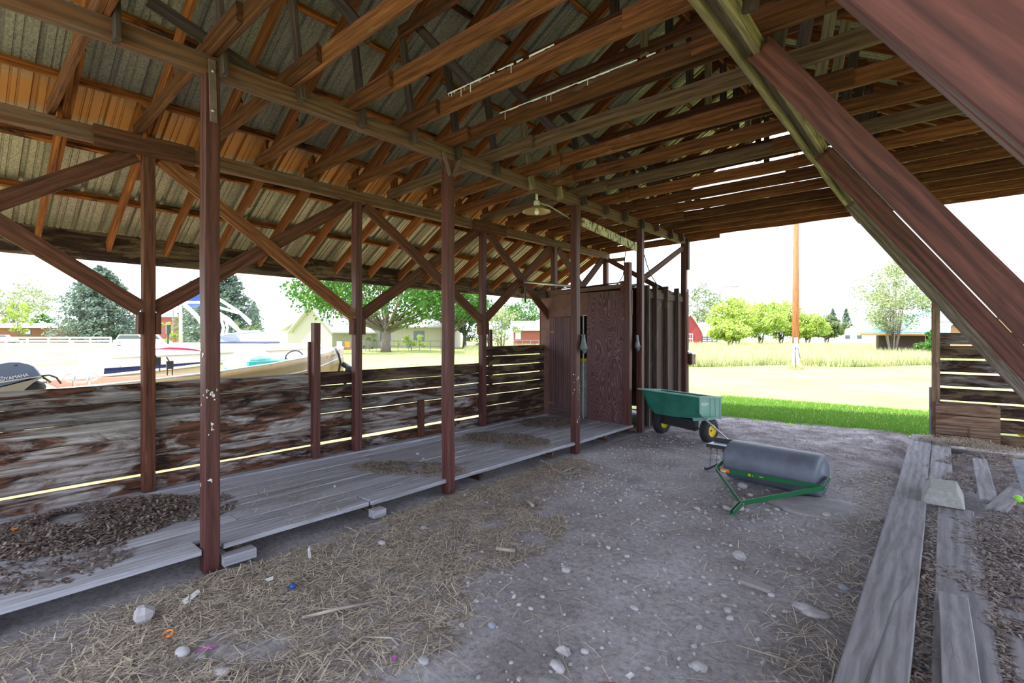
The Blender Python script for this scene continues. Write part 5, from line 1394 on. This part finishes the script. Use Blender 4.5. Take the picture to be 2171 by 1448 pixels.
wd_ = MB(); wd_.box((BX-.78, ys[0]+.05, 1.0-.22), (BX+.7, ys[0]+1.5, 1.0-.18)); wd_.build('floor_deck', wood('boat_floor', (.36,.18,.12), (.60,.36,.26), .05), t)
sb = MB(); sb.box((BX-.78, ys[0]+.1, .75), (BX-.74, ys[0]+1.9, 1.02)); sb.build('inner_panel', plain('pink_panel', (.62,.44,.34), .6), t)
M_teal = plain('teal_vinyl', (.03,.42,.42), .5)
sb = MB(); p = P(595, 758, X=-9.0); sb.box((BX-.6, p.y-.8, p.z-.35), (BX+.4, p.y+.05, p.z-.02)); sb.build('seat_base', M_teal, t)
sb = MB(); p = P(532, 760, X=-8.8); sb.blob(p, .30, .30, .16, 14, 8, .12, 0, 0, 2); sb.blob(p+Vector((.15,-.25,-.08)), .25, .22, .1, 12, 8, .1, 0, 0, 3); sb.build('seat', M_white, t)
p = P(624, 759, X=-8.7); sb = MB(); sb.tube([p+Vector((.02*math.sin(a_), .16*math.cos(a_), .13*math.sin(a_))) for a_ in [i*math.pi/8 for i in range(17)]], .014, 6, caps=False)
sb.tube([p-Vector((0,.15,0)), p+Vector((0,.15,0))], .01, 5); sb.build('steering_wheel', M_black, t)
for u, v, lbq in ((333, 765, 0), (360, 773, 0)):
    p = P(u, v, X=-8.3); sb = MB(); sb.box((p.x-.02,p.y-.04,p.z-.06),(p.x+.02,p.y+.04,p.z+.05)); sb.tube([p+Vector((0,-.03,-.15)), p+Vector((0,-.03,.0))], .008, 5); sb.tube([p+Vector((0,.03,-.15)), p+Vector((0,.03,0))], .008, 5)
    sb.tube([p+Vector((0,-.01,.05)), p+Vector((0,-.04,.11))], .008, 5); sb.build('rod_holder', M_black, t)
for u in (157, 188):
    p = P(u, 805, X=-8.2); sb = MB(); sb.tube([p+Vector((0,0,-.12)), p+Vector((0,0,.08)), p+Vector((-1.1,.0,.08))], .022, 6); sb.build('cross_bar', M_alu, t)
p = P(172, 800, X=-8.6); sb = MB(); sb.tube([p+Vector((0,.18*math.cos(a_), .07*math.sin(a_))) for a_ in [i*math.pi/8 for i in range(17)]], .014, 6, caps=False); sb.build('rope_coil', M_white, t)
# registration marks
q0 = P(693, 758, X=BX+.33); 
M_ink = plain('dark_ink', (.10,.12,.22), .6)
def hull_pt(u, v):
    for k in range(len(secs)-1):
        a_, c_ = secs[k][-1], secs[k+1][-1]; n_ = (c_-a_).cross(secs[k][-2]-a_)
        p_ = PP(u, v, a_, n_)
        if a_.y-.02 <= p_.y <= c_.y+.02: return p_-n_.normalized()*.0, n_.normalized(), (c_-a_).normalized()
    return p_, n_.normalized(), (c_-a_).normalized()
p_, n_, d_ = hull_pt(700, 757); sgn = 1 if n_.x > 0 else -1
text('registration_mark', 'CN 4 2', .085, p_+n_*sgn*.022, d_, (0,0,1), M_ink, t, .001)
p_, n_, d_ = hull_pt(690, 759); text('registration_sticker', 'S', .12, p_+n_*sgn*.022, d_, (0,0,1), M_orp, t, .001, .01)
sb = MB(); a_ = secs[-2][-1]; sb.tube([P(710, 737, X=-8.5), P(718, 752, X=-8.45), P(722, 768, X=-8.45), P(718, 790, X=-8.5)], .02, 6); sb.build('bow_strap', M_black, t)
# trailer
t = thing('boat_trailer', (BX, 3.5, 0), 'dark trailer winch stand in front of the tan boat', 'trailer')
w0 = P(725, 765, X=BX+.1)
for s_ in (-1, 1): sb = MB(); sb.box((BX+s_*.55-.03, ys[0]-.1, .30), (BX+s_*.55+.03, ys[-1]-.6, .36)); sb.build('frame_rail', M_blackm, t)
sb = MB(); sb.tube([w0+Vector((0,0,-.05)), P(745, 783, X=BX+.2), P(775, 800, X=BX+.2)], [.05,.05,.05], 6); sb.build('winch_arm', M_blackm, t)
sb = MB(); sb.tube([P(737, 775, X=BX+.2), Vector((BX, P(737,775,X=BX+.2).y, .3)), Vector((BX, P(737,775,X=BX+.2).y+1.2, .3))], .035, 6); sb.build('winch_post', M_blackm, t)
for s_ in (-1, 1):
    sb = MB(); sb.lathe([(0,0),(.2,.02),(.28,0),(.31,.04),(.31,.14),(.28,.18),(0,.16)], Matrix.Translation((BX+s_*.9-.09, ys[0]+1.3, .31)) @ Matrix.Rotation(math.pi/2, 4, 'Y'), 20); sb.build('wheel', M_black, t)
# outboard motor
OX = -7.95
m0 = P(0, 800, X=OX); m1 = P(88, 795, X=OX)
t = thing('outboard_motor', (OX-.2, .75, .5), 'grey outboard motor with white lettering on the stern of the tan boat', 'motor')
M_cowl = plain('cowl_blue_grey', (.13,.17,.27), .25); M_cowl2 = plain('lower_cowl', (.35,.32,.26), .4)
def Q(u, v): return P(u, v, X=OX)
out = [(-45,800),(-40,785),(-20,775),(0,769),(20,766),(42,766),(62,770),(76,776),(84,786),(90,797),(70,802),(40,811),(0,822),(-40,832)]
pts = [Q(u, v) for u, v in out]
cen = sum(pts, Vector())/len(pts); b = MB(); lay = []
for (dx, k) in ((0,.90),(-.03,.975),(-.09,1.0),(-.27,1.0),(-.33,.97),(-.36,.88)):
    lay.append([cen+(p-cen)*k+Vector((dx,0,0)) for p in pts])
n_ = len(pts); V = [p for l_ in lay for p in l_]
b.add(V, [(i*n_+k, i*n_+(k+1) % n_, (i+1)*n_+(k+1) % n_, (i+1)*n_+k) for i in range(len(lay)-1) for k in range(n_)], 0, True)
b.add(lay[0], [tuple(range(n_))]); b.add(lay[-1], [tuple(range(n_))[::-1]])
cw = b.build('cowl', M_cowl, t)
text('lettering', 'YAMAHA', .047, Q(11, 806)+Vector((.008,0,0)), Q(46, 799.5)-Q(11, 806), (0,0,1), M_white, cw, .002, .0008)
b = MB(); cc_ = Q(4, 803); b.tube([cc_+Vector((.006, .022*math.cos(a_), .022*math.sin(a_))) for a_ in [i*math.pi/10 for i in range(21)]], .003, 6, caps=False)
for a_ in (math.pi/2, math.pi*7/6, -math.pi/6): b.tube([cc_+Vector((.006,0,0)), cc_+Vector((.006,.018*math.cos(a_),.018*math.sin(a_)))], .003, 5)
b.build('emblem', M_white, cw)
b = MB(); b.prism([Q(0,812)+Vector((.004,0,0)), Q(88,798)+Vector((.004,0,0)), Q(88,796.4)+Vector((.004,0,0)), Q(0,809)+Vector((.004,0,0))], (.004,0,0)); b.build('stripe', plain('silver_stripe', (.62,.60,.58), .4), cw)
b = MB(); b.prism([Q(28,776)+Vector((-.02,0,0)), Q(37,773)+Vector((-.02,0,0)), Q(34,776)+Vector((-.02,0,0))], (.03,0,0)); b.build('vent', M_black, cw)
b = MB(); b.prism([Q(-45,834), Q(0,822), Q(80,802), Q(92,800), Q(70,812), Q(50,828), Q(30,850), Q(-40,855)], (-.30,0,0)); b.build('lower_cowl', M_cowl2, t)
b = MB(); b.tube([Q(40,830)+Vector((-.15,0,0)), Vector((OX-.15, Q(30,830).y, .45))], .09, 10); b.build('leg', M_black, t)
b = MB(); b.blob(Q(72,822)+Vector((-.1,0,0)), .10, .10, .10, 12, 8, .2); b.build('swivel_bracket', M_black, t)
b = MB(); b.tube([Q(90,798)+Vector((-.1,0,0)), Q(110,797)+Vector((-.2,0,0)), Q(127,803)+Vector((-.25,0,0)), Q(138,816)+Vector((-.3,0,0))], .012, 6); b.build('control_cable', M_black, t)
b = MB(); b.tube([Q(92,800)+Vector((-.1,0,0)), Q(103,806)+Vector((-.15,0,0)), Q(112,812)+Vector((-.2,0,0))], .014, 6); b.build('control_cable', M_black, t)

# white ski boat behind, with a tower
SX = -11.7
t = thing('ski_boat', (SX, 4.5, .5), 'big white ski boat with a navy stripe and wakeboard tower behind the tan boat', 'boat')
M_gel = plain('white_gelcoat', (.85,.85,.88), .25); M_navy = plain('navy_gelcoat', (.012,.03,.15), .25)
XN = SX+1.15
st = P(222, 795, X=XN); bw = P(745, 735, X=XN)
ys2 = [st.y+(bw.y-st.y)*k for k in (0,.02,.15,.35,.55,.7,.82,.92,.98,1.0)]
zt0, zt1 = P(300, 716, X=XN).z, P(700, 735, X=XN+.0).z
secs = []
for y in ys2:
    q = (y-ys2[0])/(ys2[-1]-ys2[0]); hw = 1.15*(1-max(0,(q-.5)/.5)**2.3)+.01
    top = 1.43+.04*math.sin(q*3) if q > .05 else 1.33+q*2; kl = .55+.55*max(0,(q-.7)/.3)**2
    zz = [top, top-.02, 1.28+.10*q, 1.10+.15*q, kl+.16, kl]
    xs_ = [.80, .97, 1.0, .96, .80, 0]
    right = [Vector((SX+a_*hw, y, z)) for a_, z in zip(xs_, zz)]
    left = [Vector((SX-a_*hw, y, z)) for a_, z in zip(xs_, zz)][::-1][1:]
    secs.append(right+left)
loft(secs, 'hull', [M_gel, M_navy], t, True, [0,0,0,1,1,1,1,0,0,0])
b = MB(); n_ = len(secs[0]); V = [s_[0] for s_ in secs]+[s_[-1] for s_ in secs]; m_ = len(secs)
b.add(V, [(i, i+1, m_+i+1, m_+i) for i in range(m_-1)]); b.build('deck', M_gel, t)
b = MB(); b.tube([s_[2]+Vector((.01,0,0)) for s_ in secs[1:-1]], .022, 6); b.build('rub_rail', M_alu, t)
b = MB(); b.tube([P(u, v, X=XN+.01) for u, v in ((318,741),(360,738),(400,740),(430,744))], [.006,.02,.018,.006], 6); b.build('red_stripe', plain('red_vinyl', (.55,.02,.08), .4), t)
b = MB(); b.box((SX-1.0, st.y-.65, .98), (SX+1.0, st.y+.03, 1.05)); b.build('swim_platform', M_gel, t)
b = MB(); b.tube([P(u, 775, X=XN-.05) for u in (252, 256)], .03, 8); b.build('tow_eye', M_alu, t)
# windscreen
w0, w1, w2, w3 = P(452, 726, X=XN-.25), P(592, 726, X=XN-.45), P(548, 702, X=SX+.4), P(452, 712, X=XN-.4)
M_glass = plain('windscreen_glass', (.22,.25,.29), .08)
b = MB(); b.prism([w0, w1, w2, w3], (-.015,0,0)); b.prism([w1, w1+Vector((-1.4,0,0)), w2+Vector((-.9,0,0)), w2], (0,-.015,0)); b.build('windscreen', M_glass, t)
b = MB(); b.tube([w0, w1], .022, 6); b.tube([w1, w1+Vector((-1.5,0,0))], .02, 6); b.build('windscreen_frame', plain('dark_trim', (.10,.10,.16), .4), t)
b = MB(); b.tube([w3, w2, w1], .02, 6); b.tube([w2, w2+Vector((-.9,0,0))], .02, 6); b.build('windscreen_top', M_gel, t)
# tower
def tp(u, v, x): return P(u, v, X=x)
for (sx, nm) in ((XN-.15, 'n'), (XN-2.0, 'f')):
    sh = 0 if nm == 'n' else 28
    b = MB(); b.tube([tp(470+sh*.3, 712, sx), tp(474+sh*.3, 695, sx), tp(470+sh*.3, 680, sx), tp(455+sh*.2, 662, sx), tp(430+sh*.1, 650, sx)], .028, 8); b.build('tower_leg', M_gel, t)
    b = MB(); b.tube([tp(532, 682+ (0 if nm == 'n' else 6), sx), tp(505, 660, sx), tp(470, 638, sx), tp(455, 630, sx), tp(430, 624, sx)], .030, 8); b.build('tower_arm', M_gel, t)
b = MB(); b.tube([tp(382, 637, XN-.2), tp(415, 668, XN-.2), tp(440, 700, XN-.2)], .04, 8); b.build('tower_brace', M_gel, t)
b = MB(); b.tube([tp(390, 641, XN-.2), tp(430, 641, XN-.4), tp(505, 664, XN-.4)], .025, 8); b.build('tower_brace', M_gel, t)
b = MB(); b.tube([tp(458, 660, XN-.3), tp(485, 680, XN-.3), tp(512, 706, XN-.3)], [.03,.06,.03], 8); b.build('tower_brace', M_gel, t)
b = MB(); b.blob(tp(410, 633, XN-.9), .35, .30, .18, 14, 8, .2); b.build('rolled_cover', plain('blue_canvas', (.05,.10,.35), .8), t)
b = MB(); b.tube([tp(430, 624, XN-.15), tp(434, 622, XN-2.0)], .035, 8); b.build('tower_bar', M_gel, t)
b = MB()
for s_ in (-.6, .6): b.box((SX+s_-.05, st.y+.3, .0), (SX+s_+.05, st.y+.4, .66)); b.box((SX+s_-.05, st.y+3.8, .0), (SX+s_+.05, st.y+3.9, .66))
b.box((SX-.65, st.y, .35), (SX+.65, st.y+4.5, .42)); b.build('trailer_frame', M_blackm, t)
